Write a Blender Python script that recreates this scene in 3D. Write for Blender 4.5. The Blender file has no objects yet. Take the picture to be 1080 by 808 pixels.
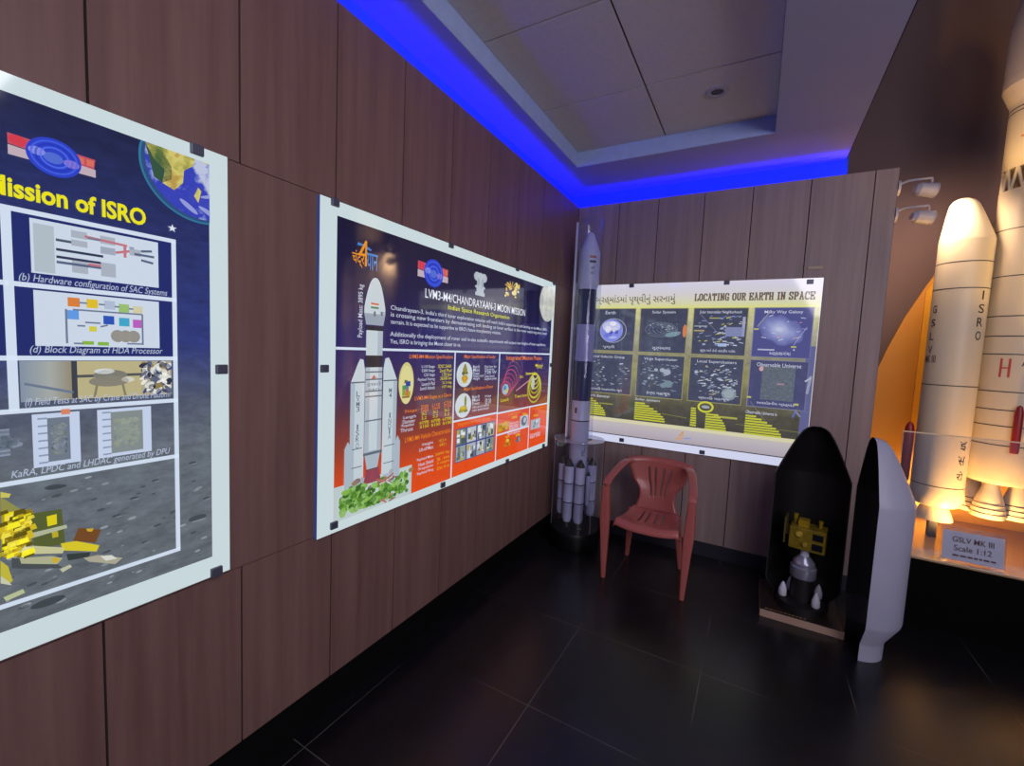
import bpy, bmesh, math, random
from mathutils import Vector, Matrix

random.seed(7)
PI = math.pi
SC = bpy.context.scene
COL = SC.collection

# ------------------------------------------------------------------ helpers
def lin(h):
    h = h.lstrip('#')
    out = []
    for i in (0, 2, 4):
        c = int(h[i:i+2], 16) / 255.0
        out.append(c / 12.92 if c <= 0.04045 else ((c + 0.055) / 1.055) ** 2.4)
    return (out[0], out[1], out[2], 1.0)

MATS = {}
def mat(name, color, rough=0.5, metal=0.0, spec=0.5, emis=None, estr=1.0, noise=None, coat=0.0):
    """Principled material; noise=(scale, amount, (sx,sy,sz)) adds procedural mottling."""
    if name in MATS: return MATS[name]
    m = bpy.data.materials.new(name); m.use_nodes = True
    nt = m.node_tree; b = nt.nodes['Principled BSDF']
    c = lin(color) if isinstance(color, str) else color
    b.inputs['Base Color'].default_value = c
    b.inputs['Roughness'].default_value = rough
    b.inputs['Metallic'].default_value = metal
    b.inputs['Specular IOR Level'].default_value = spec
    b.inputs['Coat Weight'].default_value = coat
    if emis:
        b.inputs['Emission Color'].default_value = lin(emis)
        b.inputs['Emission Strength'].default_value = estr
    sc, am, st = noise or (14.0, 0.06, (1, 1, 1))
    tc = nt.nodes.new('ShaderNodeTexCoord'); mp = nt.nodes.new('ShaderNodeMapping')
    mp.inputs['Scale'].default_value = st
    nz = nt.nodes.new('ShaderNodeTexNoise'); nz.inputs['Scale'].default_value = sc; nz.inputs['Detail'].default_value = 5
    mr = nt.nodes.new('ShaderNodeMapRange'); mr.inputs['From Min'].default_value = .25; mr.inputs['From Max'].default_value = .75
    mr.inputs['To Min'].default_value = 1 - am; mr.inputs['To Max'].default_value = 1 + am
    vm = nt.nodes.new('ShaderNodeVectorMath'); vm.operation = 'SCALE'
    vm.inputs[0].default_value = c[:3]
    nt.links.new(tc.outputs['Object'], mp.inputs['Vector']); nt.links.new(mp.outputs['Vector'], nz.inputs['Vector'])
    nt.links.new(nz.outputs['Fac'], mr.inputs['Value']); nt.links.new(mr.outputs['Result'], vm.inputs['Scale'])
    nt.links.new(vm.outputs['Vector'], b.inputs['Base Color'])
    MATS[name] = m
    return m

GLOSS = 1.0
def ink(hexc, k=1.0):
    """Back-lit printed ink behind glossy acrylic."""
    name = 'ink_' + hexc.lstrip('#') + ('_%d' % int(k * 100))
    if name in MATS: return MATS[name]
    m = bpy.data.materials.new(name); m.use_nodes = True
    b = m.node_tree.nodes['Principled BSDF']
    c = lin(hexc)
    b.inputs['Base Color'].default_value = (c[0]*.12, c[1]*.12, c[2]*.12, 1)
    b.inputs['Roughness'].default_value = .06
    b.inputs['Specular IOR Level'].default_value = GLOSS
    b.inputs['Emission Color'].default_value = c
    b.inputs['Emission Strength'].default_value = k
    MATS[name] = m
    return m

def ink_ramp(name, stops, axis='Y', lo=0.0, hi=1.0, noise=None, k=1.0):
    """Back-lit print whose colour runs along a local axis; noise=(scale, amount, stretch)."""
    m = bpy.data.materials.new(name); m.use_nodes = True
    nt = m.node_tree; b = nt.nodes['Principled BSDF']
    b.inputs['Base Color'].default_value = (.01, .01, .012, 1)
    b.inputs['Roughness'].default_value = .06
    b.inputs['Specular IOR Level'].default_value = GLOSS
    tc = nt.nodes.new('ShaderNodeTexCoord'); sp = nt.nodes.new('ShaderNodeSeparateXYZ')
    nt.links.new(tc.outputs['Object'], sp.inputs[0])
    mr = nt.nodes.new('ShaderNodeMapRange'); mr.inputs['From Min'].default_value = lo; mr.inputs['From Max'].default_value = hi
    rp = nt.nodes.new('ShaderNodeValToRGB'); cr = rp.color_ramp
    while len(cr.elements) < len(stops): cr.elements.new(.5)
    for e, (p, h) in zip(cr.elements, stops): e.position = p; e.color = lin(h)
    src = sp.outputs[axis]
    if noise and len(noise) > 3:
        nz0 = nt.nodes.new('ShaderNodeTexNoise'); nz0.inputs['Scale'].default_value = noise[0]; nz0.inputs['Detail'].default_value = 8
        nz0.inputs['Roughness'].default_value = .65
        nt.links.new(tc.outputs['Object'], nz0.inputs['Vector'])
        rp_in = nz0.outputs['Fac']
        nt.links.new(rp_in, mr.inputs['Value'])
    else:
        nt.links.new(src, mr.inputs['Value'])
    nt.links.new(mr.outputs['Result'], rp.inputs['Fac'])
    out = rp.outputs['Color']
    if noise and len(noise) == 3:
        mp = nt.nodes.new('ShaderNodeMapping'); mp.inputs['Scale'].default_value = noise[2]
        nt.links.new(tc.outputs['Object'], mp.inputs['Vector'])
        nz = nt.nodes.new('ShaderNodeTexNoise'); nz.inputs['Scale'].default_value = noise[0]; nz.inputs['Detail'].default_value = 8
        nz.inputs['Roughness'].default_value = .7
        nt.links.new(mp.outputs['Vector'], nz.inputs['Vector'])
        mr2 = nt.nodes.new('ShaderNodeMapRange'); mr2.inputs['From Min'].default_value = .3; mr2.inputs['From Max'].default_value = .7
        mr2.inputs['To Min'].default_value = 1 - noise[1]; mr2.inputs['To Max'].default_value = 1 + noise[1]
        nt.links.new(nz.outputs['Fac'], mr2.inputs['Value'])
        vm = nt.nodes.new('ShaderNodeVectorMath'); vm.operation = 'SCALE'
        nt.links.new(out, vm.inputs[0]); nt.links.new(mr2.outputs['Result'], vm.inputs['Scale'])
        out = vm.outputs['Vector']
    nt.links.new(out, b.inputs['Emission Color']); b.inputs['Emission Strength'].default_value = k
    MATS[name] = m
    return m

def acrylic(name, tint='#f2f6ff', lo=.04, hi=.55, haze=0.0):
    if name in MATS: return MATS[name]
    m = bpy.data.materials.new(name); m.use_nodes = True
    nt = m.node_tree; nt.nodes.remove(nt.nodes['Principled BSDF'])
    o = nt.nodes['Material Output']
    tr = nt.nodes.new('ShaderNodeBsdfTransparent'); tr.inputs['Color'].default_value = lin(tint)
    gl = nt.nodes.new('ShaderNodeBsdfGlossy'); gl.inputs['Roughness'].default_value = .04
    gl.inputs['Color'].default_value = (.9, .92, 1, 1)
    df = nt.nodes.new('ShaderNodeBsdfDiffuse'); df.inputs['Color'].default_value = (.75, .78, .85, 1)
    lw = nt.nodes.new('ShaderNodeLayerWeight'); lw.inputs['Blend'].default_value = .18
    mr = nt.nodes.new('ShaderNodeMapRange'); mr.inputs['To Min'].default_value = lo; mr.inputs['To Max'].default_value = hi
    m1 = nt.nodes.new('ShaderNodeMixShader'); m2 = nt.nodes.new('ShaderNodeMixShader'); m2.inputs[0].default_value = haze
    nt.links.new(lw.outputs['Facing'], mr.inputs['Value']); nt.links.new(mr.outputs['Result'], m1.inputs[0])
    nt.links.new(tr.outputs[0], m1.inputs[1]); nt.links.new(gl.outputs[0], m1.inputs[2])
    nt.links.new(m1.outputs[0], m2.inputs[1]); nt.links.new(df.outputs[0], m2.inputs[2])
    nt.links.new(m2.outputs[0], o.inputs['Surface'])
    MATS[name] = m
    return m

def thing(name, label, cat, loc=(0, 0, 0), rotz=0.0, group=None):
    o = bpy.data.objects.new(name, None); o.empty_display_size = .1
    COL.objects.link(o); o.location = loc; o.rotation_euler = (0, 0, rotz)
    o['label'] = label; o['category'] = cat
    if group: o['group'] = group
    return o

def obj(name, bm, mats, parent=None, smooth=False, recalc=True):
    if recalc: bmesh.ops.recalc_face_normals(bm, faces=bm.faces[:])
    me = bpy.data.meshes.new(name); bm.to_mesh(me); bm.free()
    for m in (mats if isinstance(mats, (list, tuple)) else [mats]): me.materials.append(m)
    if smooth:
        for p in me.polygons: p.use_smooth = True
        try: me.set_sharp_from_angle(angle=math.radians(35))
        except Exception: pass
    o = bpy.data.objects.new(name, me); COL.objects.link(o)
    if parent: o.parent = parent
    return o

def tag(o, label, cat, group=None):
    o['label'] = label; o['category'] = cat
    if group: o['group'] = group
    return o

def struct(name, bm, mats, smooth=False):
    o = obj(name, bm, mats, None, smooth); o['kind'] = 'structure'
    return o

def box(bm, x0, x1, y0, y1, z0, z1, mi=0, M=None):
    vs = [Vector((x, y, z)) for x in (x0, x1) for y in (y0, y1) for z in (z0, z1)]
    if M: vs = [M @ v for v in vs]
    v = [bm.verts.new(p) for p in vs]
    fs = []
    for q in ((0, 1, 3, 2), (4, 6, 7, 5), (0, 4, 5, 1), (2, 3, 7, 6), (0, 2, 6, 4), (1, 5, 7, 3)):
        f = bm.faces.new([v[i] for i in q]); f.material_index = mi; fs.append(f)
    return fs

def bevel_box(x0, x1, y0, y1, z0, z1, r=.004, seg=2):
    bm = bmesh.new(); box(bm, x0, x1, y0, y1, z0, z1)
    bmesh.ops.bevel(bm, geom=bm.edges[:], offset=r, segments=seg, affect='EDGES', profile=.5)
    return bm

def lathe(bm, prof, n=40, c=(0, 0), a0=0.0, a1=2*PI, mi=0, mis=None):
    """prof: list of (r,z). Revolves about the vertical through c."""
    full = abs(a1 - a0 - 2*PI) < 1e-6
    cols = n if full else n + 1
    rings = []
    for (r, z) in prof:
        if r < 1e-6: rings.append([bm.verts.new((c[0], c[1], z))] * cols)
        else: rings.append([bm.verts.new((c[0] + r*math.cos(a0 + (a1-a0)*k/n), c[1] + r*math.sin(a0 + (a1-a0)*k/n), z)) for k in range(cols)])
    for i in range(len(prof) - 1):
        A, B = rings[i], rings[i+1]
        for k in range(n):
            k2 = (k + 1) % cols
            vs = []
            for v in (A[k], A[k2], B[k2], B[k]):
                if v not in vs: vs.append(v)
            if len(vs) >= 3:
                f = bm.faces.new(vs); f.material_index = (mis[i] if mis else mi)

def tube(bm, p, q, r0, r1=None, n=12, mi=0):
    p, q = Vector(p), Vector(q); r1 = r0 if r1 is None else r1
    d = (q - p).normalized(); a = d.orthogonal().normalized(); b = d.cross(a)
    A = [bm.verts.new(p + (a*math.cos(2*PI*k/n) + b*math.sin(2*PI*k/n))*r0) for k in range(n)]
    B = [bm.verts.new(q + (a*math.cos(2*PI*k/n) + b*math.sin(2*PI*k/n))*r1) for k in range(n)]
    for k in range(n):
        f = bm.faces.new((A[k], A[(k+1) % n], B[(k+1) % n], B[k])); f.material_index = mi
    f = bm.faces.new(A[::-1]); f.material_index = mi
    f = bm.faces.new(B); f.material_index = mi

def loft(bm, rings, cap=True, mi=0):
    vs = [[bm.verts.new(p) for p in r] for r in rings]
    n = len(rings[0])
    for i in range(len(vs) - 1):
        for k in range(n):
            f = bm.faces.new((vs[i][k], vs[i][(k+1) % n], vs[i+1][(k+1) % n], vs[i+1][k])); f.material_index = mi
    if cap:
        bm.faces.new(vs[0][::-1]).material_index = mi; bm.faces.new(vs[-1]).material_index = mi

def rrect(c, ax, ay, w, h, r, seg=3):
    """rounded rectangle ring of points about c."""
    c, ax, ay = Vector(c), Vector(ax).normalized(), Vector(ay).normalized()
    pts = []
    for (sx, sy, a0) in ((1, 1, 0), (-1, 1, PI/2), (-1, -1, PI), (1, -1, 1.5*PI)):
        for k in range(seg + 1):
            a = a0 + PI/2*k/seg
            pts.append(c + ax*(sx*(w/2 - r) + r*math.cos(a)) + ay*(sy*(h/2 - r) + r*math.sin(a)))
    return pts

def text_tris(body, size=1.0, align='LEFT', bold=0.0, shear=0.0, spacing=1.0):
    """Flat lettering as (verts, faces, bbox) in its own XY plane."""
    cu = bpy.data.curves.new('lettering', 'FONT'); cu.body = body; cu.size = size
    cu.offset = bold if bold >= .03 else bold*.3; cu.shear = shear; cu.space_character = spacing; cu.resolution_u = 3; cu.align_x = align
    cu.fill_mode = 'BOTH' if False else cu.fill_mode
    o = bpy.data.objects.new('lettering', cu); COL.objects.link(o)
    dg = bpy.context.evaluated_depsgraph_get(); dg.update()
    me = bpy.data.meshes.new_from_object(o.evaluated_get(dg))
    vs = [v.co.copy() for v in me.vertices]; fs = [tuple(p.vertices) for p in me.polygons]
    bpy.data.objects.remove(o); bpy.data.curves.remove(cu); bpy.data.meshes.remove(me)
    if not vs: return vs, fs, (0, 0, 1, 1)
    xs = [v.x for v in vs]; ys = [v.y for v in vs]
    return vs, fs, (min(xs), min(ys), max(xs), max(ys))

# ------------------------------------------------------------------ camera
F_PX = 457.7722233984
CAM_Z = 1.58
RW = ((0.8701381940899149, 0.4907745337294995, 0.044720020444248325),
      (0.07714743180714309, -0.04602872419314598, -0.9959566407804676),
      (-0.48673175050689244, 0.8700699475282109, -0.07791334581926582))
cam = bpy.data.cameras.new('camera'); co = bpy.data.objects.new('camera', cam); COL.objects.link(co)
cam.sensor_width = 36; cam.sensor_fit = 'HORIZONTAL'; cam.lens = F_PX/1080*36; cam.clip_start = .02
r, d, f = (Vector(v) for v in RW)
Mc = Matrix(((r.x, -d.x, -f.x, 0), (r.y, -d.y, -f.y, 0), (r.z, -d.z, -f.z, CAM_Z), (0, 0, 0, 1)))
co.matrix_world = Mc
SC.camera = co

def ray(x, y):
    a, b = (x - 540)/F_PX, (y - 404)/F_PX
    return r*a + d*b + f

XL = -1.476      # face of the left cladding
D = 3.718        # face of the back cladding
ZT = 2.856       # top of the cladding
ZC = 2.99        # soffit
ZR = 3.10        # recess

# ------------------------------------------------------------------ render look
SC.view_settings.view_transform = 'Standard'
SC.view_settings.look = 'None'
w = bpy.data.worlds.new('room_air'); SC.world = w; w.use_nodes = True
w.node_tree.nodes['Background'].inputs[0].default_value = lin('#9a90bc')
w.node_tree.nodes['Background'].inputs[1].default_value = .20

# ------------------------------------------------------------------ setting
def wood_mat(name, base, alt):
    m = bpy.data.materials.new(name); m.use_nodes = True
    nt = m.node_tree; b = nt.nodes['Principled BSDF']
    tc = nt.nodes.new('ShaderNodeTexCoord'); mp = nt.nodes.new('ShaderNodeMapping')
    mp.inputs['Scale'].default_value = (9, 9, .35)
    nz = nt.nodes.new('ShaderNodeTexNoise'); nz.inputs['Scale'].default_value = 2.2; nz.inputs['Detail'].default_value = 9
    nz.inputs['Roughness'].default_value = .62; nz.inputs['Distortion'].default_value = .25
    rp = nt.nodes.new('ShaderNodeValToRGB'); rp.color_ramp.elements[0].position = .3; rp.color_ramp.elements[1].position = .72
    rp.color_ramp.elements[0].color = lin(base); rp.color_ramp.elements[1].color = lin(alt)
    nt.links.new(tc.outputs['Object'], mp.inputs[0]); nt.links.new(mp.outputs[0], nz.inputs['Vector'])
    nt.links.new(nz.outputs['Fac'], rp.inputs['Fac']); nt.links.new(rp.outputs['Color'], b.inputs['Base Color'])
    b.inputs['Roughness'].default_value = .48; b.inputs['Specular IOR Level'].default_value = .35
    return m
wood = wood_mat('wood_laminate_brown', '#6d4f4a', '#84645d')
groove = mat('groove_dark', '#1c1413', .9)
black_skirt = mat('skirting_black', '#060607', .7, spec=.15)
grey_skirt = mat('skirting_slate', '#23232e', .5)
plaster = mat('ceiling_paint_cove_tint', '#a3a1c4', .9, noise=(3, .03, (1, 1, 1)))  # soffit colour carries a bluish cast of the cove light
tile_m = mat('ceiling_tile_board', '#cfc8c6', .9, noise=(40, .05, (1, 1, 1)))
face_m = mat('recess_face_cove_tint', '#9fb0dc', .85)  # recess face tinted with the same blue glow
metal_dark = mat('metal_clip', '#5d6070', .4, .4)
white_paint = mat('white_paint', '#b4aeb8', .35)

G = .006
def planks(bm, axis, cuts, z0, z1, front, thick=.018):
    for a, b in zip(cuts[:-1], cuts[1:]):
        if axis == 'y': box(bm, front - thick, front, a + G/2, b - G/2, z0 + .0012, z1 - .0012)
        else: box(bm, a + G/2, b - G/2, front, front + thick, z0 + .0012, z1 - .0012)

# left cladding : three tiers of boards on a dark backing
bm = bmesh.new()
cl = [-2.07, -1.71, -1.35, -.99, -.63, -.27, .085, .447, .807, 1.167, 1.530, 1.890, 2.256, 2.626, 3.000, 3.360, D]
planks(bm, 'y', cl, 2.128, ZT, XL)
planks(bm, 'y', [-2.07, -1.35, -.62, .10, 1.4, 2.256, 3.360, D], .800, 2.128, XL)
planks(bm, 'y', cl, .16, .800, XL)
box(bm, XL - .03, XL - .010, -2.07, D + .02, .0, ZT - .006, 1)
struct('wall_left', bm, [wood, groove])
bm = bmesh.new(); box(bm, XL - .03, XL - .006, -2.07, D, 0, .158)
struct('baseboard_left', bm, black_skirt)
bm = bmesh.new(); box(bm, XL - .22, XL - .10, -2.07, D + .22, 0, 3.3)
struct('wall_left_upper', bm, mat('wall_paint_cove_glow', '#3054c8', .9))  # blue of the cove light is put into this paint

# back cladding
bm = bmesh.new()
cb = [XL, -1.111, -.790, -.445, -.116, .238, .587, .709]
planks(bm, 'x', cb, .107, ZT, D)
box(bm, XL - .03, .709, D + .010, D + .03, 0, ZT - .006, 1)
box(bm, .695, .709, D + .018, D + .10, 0, ZT, 0)
struct('wall_back', bm, [wood_mat('wood_laminate_grey_brown', '#83706e', '#9c8884'), groove])
bm = bmesh.new(); box(bm, XL, .700, D - .012, D + .02, 0, .107)
struct('baseboard_back', bm, grey_skirt)
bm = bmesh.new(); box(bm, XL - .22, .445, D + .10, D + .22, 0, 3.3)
struct('wall_back_upper', bm, MATS['wall_paint_cove_glow'])

# floor of black tiles with pale worn joints
def floor_mat():
    m = bpy.data.materials.new('black_floor_tiles'); m.use_nodes = True
    nt = m.node_tree; b = nt.nodes['Principled BSDF']
    tc = nt.nodes.new('ShaderNodeTexCoord')
    mp = nt.nodes.new('ShaderNodeMapping'); mp.inputs['Location'].default_value = (.77, -.363, 0)
    br = nt.nodes.new('ShaderNodeTexBrick'); br.offset = 0.0; br.squash = 1.0
    br.inputs['Scale'].default_value = 1.0; br.inputs['Brick Width'].default_value = .645; br.inputs['Row Height'].default_value = .645
    br.inputs['Mortar Size'].default_value = .0022; br.inputs['Mortar Smooth'].default_value = .1
    br.inputs['Color1'].default_value = (0, 0, 0, 1); br.inputs['Color2'].default_value = (0, 0, 0, 1); br.inputs['Mortar'].default_value = (1, 1, 1, 1)
    nt.links.new(tc.outputs['Object'], mp.inputs[0]); nt.links.new(mp.outputs[0], br.inputs['Vector'])
    nz = nt.nodes.new('ShaderNodeTexNoise'); nz.inputs['Scale'].default_value = 2.6; nz.inputs['Detail'].default_value = 10; nz.inputs['Roughness'].default_value = .65
    nt.links.new(tc.outputs['Object'], nz.inputs['Vector'])
    rp = nt.nodes.new('ShaderNodeValToRGB'); rp.color_ramp.elements[0].position = .35; rp.color_ramp.elements[1].position = .75
    rp.color_ramp.elements[0].color = lin('#0f0e11'); rp.color_ramp.elements[1].color = lin('#19181c')
    nt.links.new(nz.outputs['Fac'], rp.inputs['Fac'])
    n2 = nt.nodes.new('ShaderNodeTexNoise'); n2.inputs['Scale'].default_value = 1.7; nt.links.new(tc.outputs['Object'], n2.inputs['Vector'])
    m2 = nt.nodes.new('ShaderNodeMapRange'); m2.inputs['From Min'].default_value = .45; m2.inputs['From Max'].default_value = .62
    nt.links.new(n2.outputs['Fac'], m2.inputs['Value'])
    mm = nt.nodes.new('ShaderNodeMath'); mm.operation = 'MULTIPLY'
    nt.links.new(br.outputs['Fac'], mm.inputs[0]); nt.links.new(m2.outputs['Result'], mm.inputs[1])
    mx = nt.nodes.new('ShaderNodeMix'); mx.data_type = 'RGBA'
    nt.links.new(mm.outputs[0], mx.inputs['Factor']); nt.links.new(rp.outputs['Color'], mx.inputs[6]); mx.inputs[7].default_value = lin('#57524d')
    nt.links.new(mx.outputs[2], b.inputs['Base Color'])
    r2 = nt.nodes.new('ShaderNodeMapRange'); r2.inputs['To Min'].default_value = .24; r2.inputs['To Max'].default_value = .36
    nt.links.new(nz.outputs['Fac'], r2.inputs['Value']); nt.links.new(r2.outputs['Result'], b.inputs['Roughness'])
    b.inputs['Specular IOR Level'].default_value = .55
    return m
bm = bmesh.new(); box(bm, XL - .22, 4.0, -2.07, 5.4, -.06, 0)
struct('floor', bm, floor_mat())

# ceiling : soffit ring round a raised field of tiles
RX0, RX1, RY0, RY1 = -1.315, -.006, -1.35, 3.222
EX = .43
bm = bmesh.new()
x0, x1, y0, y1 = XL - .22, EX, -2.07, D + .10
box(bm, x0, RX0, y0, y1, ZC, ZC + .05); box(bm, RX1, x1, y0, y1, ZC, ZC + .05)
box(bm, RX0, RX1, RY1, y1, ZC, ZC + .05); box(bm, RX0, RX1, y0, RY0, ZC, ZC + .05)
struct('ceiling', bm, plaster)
bm = bmesh.new()
box(bm, RX0 - .001, RX0 + .003, RY0, RY1, ZC + .001, ZR + .005); box(bm, RX1 - .003, RX1 + .001, RY0, RY1, ZC + .001, ZR + .005)
box(bm, RX0, RX1, RY1 - .003, RY1 + .001, ZC + .001, ZR + .005); box(bm, RX0, RX1, RY0 - .001, RY0 + .003, ZC + .001, ZR + .005)
struct('trim_1', bm, face_m)
bm = bmesh.new()
tx = [RX0, -.670, RX1]; ty = [RY0, -.85, -.165, .52, 1.21, 1.90, 2.588, RY1]
for a, b in zip(tx[:-1], tx[1:]):
    for c_, e in zip(ty[:-1], ty[1:]): box(bm, a + .005, b - .005, c_ + .005, e - .005, ZR, ZR + .015)
box(bm, RX0 - .02, RX1 + .02, RY0, RY1, ZR + .010, ZR + .03, 1)
struct('ceiling_recess', bm, [tile_m, mat('tile_gap', '#3c3941', .9)])
bm = bmesh.new(); box(bm, EX + .001, EX + .006, -2.07, D + .10, ZC + .004, 5.2)
struct('trim_2', bm, mat('bulkhead_dark', '#201a22', .9))

# alcove wall behind the big launcher
bm = bmesh.new(); box(bm, .30, 4.0, 4.75, 4.87, 0, 5.4)
struct('wall_alcove', bm, mat('alcove_paint', '#75605f', .92, noise=(1.2, .06, (1, 1, 1))))

# ------------------------------------------------------------------ lamps in the ceiling
t = thing('ceiling_downlight', 'round white downlight set flush in the raised ceiling tile', 'light', (-.315, 2.81, ZR))
bm = bmesh.new(); lathe(bm, [(.034, -.002), (.036, -.008), (.058, -.007), (.062, 0)], 32)
obj('trim_ring', bm, white_paint, t, True)
bm = bmesh.new(); lathe(bm, [(0, -.003), (.034, -.003)], 32)
obj('lens', bm, mat('lamp_lens_off', '#4a4854', .3), t)

# ------------------------------------------------------------------ poster art
class Art:
    """Draws flat artwork on a wall plane. Pixel helpers intersect the sight line with the real plane of the board."""
    def __init__(s, side, front):
        s.side, s.front = side, front
        s.bm = bmesh.new(); s.mats = []
    def at(s, x, y):
        q = ray(x, y)
        if s.side == 'left':
            q = q*(s.front/q.x); return (q.y, q.z + CAM_Z)
        q = q*(s.front/q.y); return (q.x, q.z + CAM_Z)
    def mi(s, m):
        if m not in s.mats: s.mats.append(m)
        return s.mats.index(m)
    def poly(s, pts, m, L=1):
        i = s.mi(m)
        z = .0012 + L*.0007
        f = s.bm.faces.new([s.bm.verts.new((p[0], p[1], z)) for p in pts]); f.material_index = i
        f.normal_update()
        if f.normal.z < 0: f.normal_flip()
    def rect(s, u0, v0, u1, v1, m, L=1):
        s.poly([(u0, v0), (u1, v0), (u1, v1), (u0, v1)], m, L)
    def ell(s, cu, cv, ru, rv, m, L=1, n=40, rot=0, a0=0, a1=2*PI, clip=None):
        pts = []
        full = abs(a1 - a0 - 2*PI) < 1e-6
        for k in range(n if full else n + 1):
            a = a0 + (a1 - a0)*k/n
            x, y = ru*math.cos(a), rv*math.sin(a)
            px, py = cu + x*math.cos(rot) - y*math.sin(rot), cv + x*math.sin(rot) + y*math.cos(rot)
            if clip: px = min(max(px, clip[0]), clip[2]); py = min(max(py, clip[1]), clip[3])
            pts.append((px, py))
        s.poly(pts, m, L)
    def ring(s, cu, cv, ru, rv, wd, m, L=1, n=40, rot=0, a0=0, a1=2*PI):
        i = s.mi(m); z = .0012 + L*.0007
        def P(a, k):
            x, y = (ru - k)*math.cos(a), (rv - k)*math.sin(a)
            return s.bm.verts.new((cu + x*math.cos(rot) - y*math.sin(rot), cv + x*math.sin(rot) + y*math.cos(rot), z))
        for k in range(n):
            a, b = a0 + (a1 - a0)*k/n, a0 + (a1 - a0)*(k+1)/n
            f = s.bm.faces.new((P(a, 0), P(b, 0), P(b, wd), P(a, wd))); f.material_index = i
            f.normal_update()
            if f.normal.z < 0: f.normal_flip()
    def line(s, p, q, wd, m, L=2):
        p, q = Vector(p), Vector(q); n = (q - p).normalized(); n = Vector((-n.y, n.x))*wd/2
        s.poly([p + n, q + n, q - n, p - n], m, L)
    def text(s, body, u0, v0, u1, v1, m, L=4, bold=0.0, shear=0.0, rot=False):
        """lettering fitted to the box u0..u1, v0..v1; rot reads upwards."""
        vs, fs, (a, b, c, e) = text_tris(body, 1.0, bold=bold, shear=shear)
        if not vs: return
        i = s.mi(m); z = .0012 + L*.0007
        W, Hh = max(c - a, 1e-6), max(e - b, 1e-6)
        nv = []
        for v in vs:
            p, q = (v.x - a)/W, (v.y - b)/Hh
            if rot: p, q = 1 - q, p
            nv.append(s.bm.verts.new((u0 + (u1 - u0)*p, v0 + (v1 - v0)*q, z)))
        for fc in fs:
            try:
                f = s.bm.faces.new([nv[k] for k in fc]); f.material_index = i; f.normal_update()
                if f.normal.z < 0: f.normal_flip()
            except ValueError: pass
    def speck(s, box_, n, m, lo, hi, L=3, asp=1.0, rng=None):
        rng = rng or random
        for _ in range(n):
            u = rng.uniform(box_[0], box_[2]); v = rng.uniform(box_[1], box_[3]); k = rng.uniform(lo, hi)
            s.ell(u, v, k*asp, k, m, L, 7, rng.uniform(-.5, .5))
    def finish(s, root, origin, name='print'):
        for v in s.bm.verts: v.co.x -= origin[0]; v.co.y -= origin[1]
        o = obj(name, s.bm, s.mats, root, recalc=False); o.location = (0, 0, TH - .0005)
        return o

WHITE = '#c3d3d6'
TH = .018
def board(name, label, side, u0, v0, u1, v1, border, sidecol):
    """A back-lit board fixed flat to the wall: its Empty stands at the middle of the lower edge."""
    cu = (u0 + u1)/2
    if side == 'left':
        M = Matrix(((0, 0, 1, XL), (1, 0, 0, cu), (0, 1, 0, v0), (0, 0, 0, 1)))
    else:
        M = Matrix(((1, 0, 0, cu), (0, 0, -1, D), (0, 1, 0, v0), (0, 0, 0, 1)))
    root = bpy.data.objects.new(name, None); COL.objects.link(root); root.matrix_world = M; root.empty_display_size = .1
    root['label'] = label; root['category'] = 'poster'; root['group'] = 'backlit exhibition posters on the wood walls'
    bm = bmesh.new(); box(bm, u0 - cu, u1 - cu, 0, v1 - v0, .0005, TH)
    for f_ in bm.faces:
        f_.normal_update()
        f_.material_index = 0 if f_.calc_center_median().z > TH - .0002 else 1
    obj('light_panel', bm, [border, sidecol], root)
    return root, (cu, v0)

def clips(root, origin, pts, w_=.034, h_=.030):
    first = None
    for (u, v) in pts:
        if first is None:
            first = obj('clip', bevel_box(-w_/2, w_/2, -h_/2, h_/2, 0, .012, .003), metal_dark, root)
            o = first
        else:
            o = first.copy(); COL.objects.link(o); o.parent = root
        o.location = (u - origin[0], v - origin[1], TH)

edge_blue = mat('acrylic_edge_blue', '#3d4a78', .2, emis='#3a4fa0', estr=.35)
BW = ink(WHITE); LINE = ink('#c9d6e6')

def splash_logo(A, cu, cv, k):
    """blue ringed disc with red and white blocks either side."""
    for sx in (-1, 1):
        A.poly([(cu + sx*k*1.15 - k*.42, cv + k*.05 - sx*k*.02), (cu + sx*k*1.15 + k*.36, cv + k*.0 - sx*k*.02),
                (cu + sx*k*1.15 + k*.42, cv + k*.52 - sx*k*.02), (cu + sx*k*1.15 - k*.42, cv + k*.55 - sx*k*.02)], ink('#b84d5e'), 2)
        A.poly([(cu + sx*k*1.15 - k*.42, cv - k*.42), (cu + sx*k*1.15 + k*.42, cv - k*.42),
                (cu + sx*k*1.15 + k*.42, cv - k*.02), (cu + sx*k*1.15 - k*.42, cv + k*.03)], ink('#b9a7b0'), 2)
    A.ell(cu - k*1.25, cv + k*.32, k*.3, k*.24, ink('#c93a49'), 3)
    for j in range(2):
        A.rect(cu + k*(.84 + .38*j), cv + k*.1, cu + k*(1.12 + .38*j), cv + k*.42, ink('#d06a55'), 3)
    A.ell(cu, cv, k*1.0, k*.92, ink('#2a3fbf'), 4)
    for q, cc in ((.86, '#3f5ad6'), (.7, '#1f34b0'), (.54, '#4a66dd')):
        A.ring(cu, cv, k*q, k*q*.92, k*.07, ink(cc), 5)
    A.ell(cu - k*.05, cv - k*.04, k*.36, k*.26, ink('#4d68c8'), 5)
    A.ell(cu - k*.62, cv + k*.1, k*.3, k*.2, ink('#7d86d8'), 5)
    A.ell(cu + k*.62, cv - k*.1, k*.3, k*.2, ink('#7b6fc9'), 5)

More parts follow.
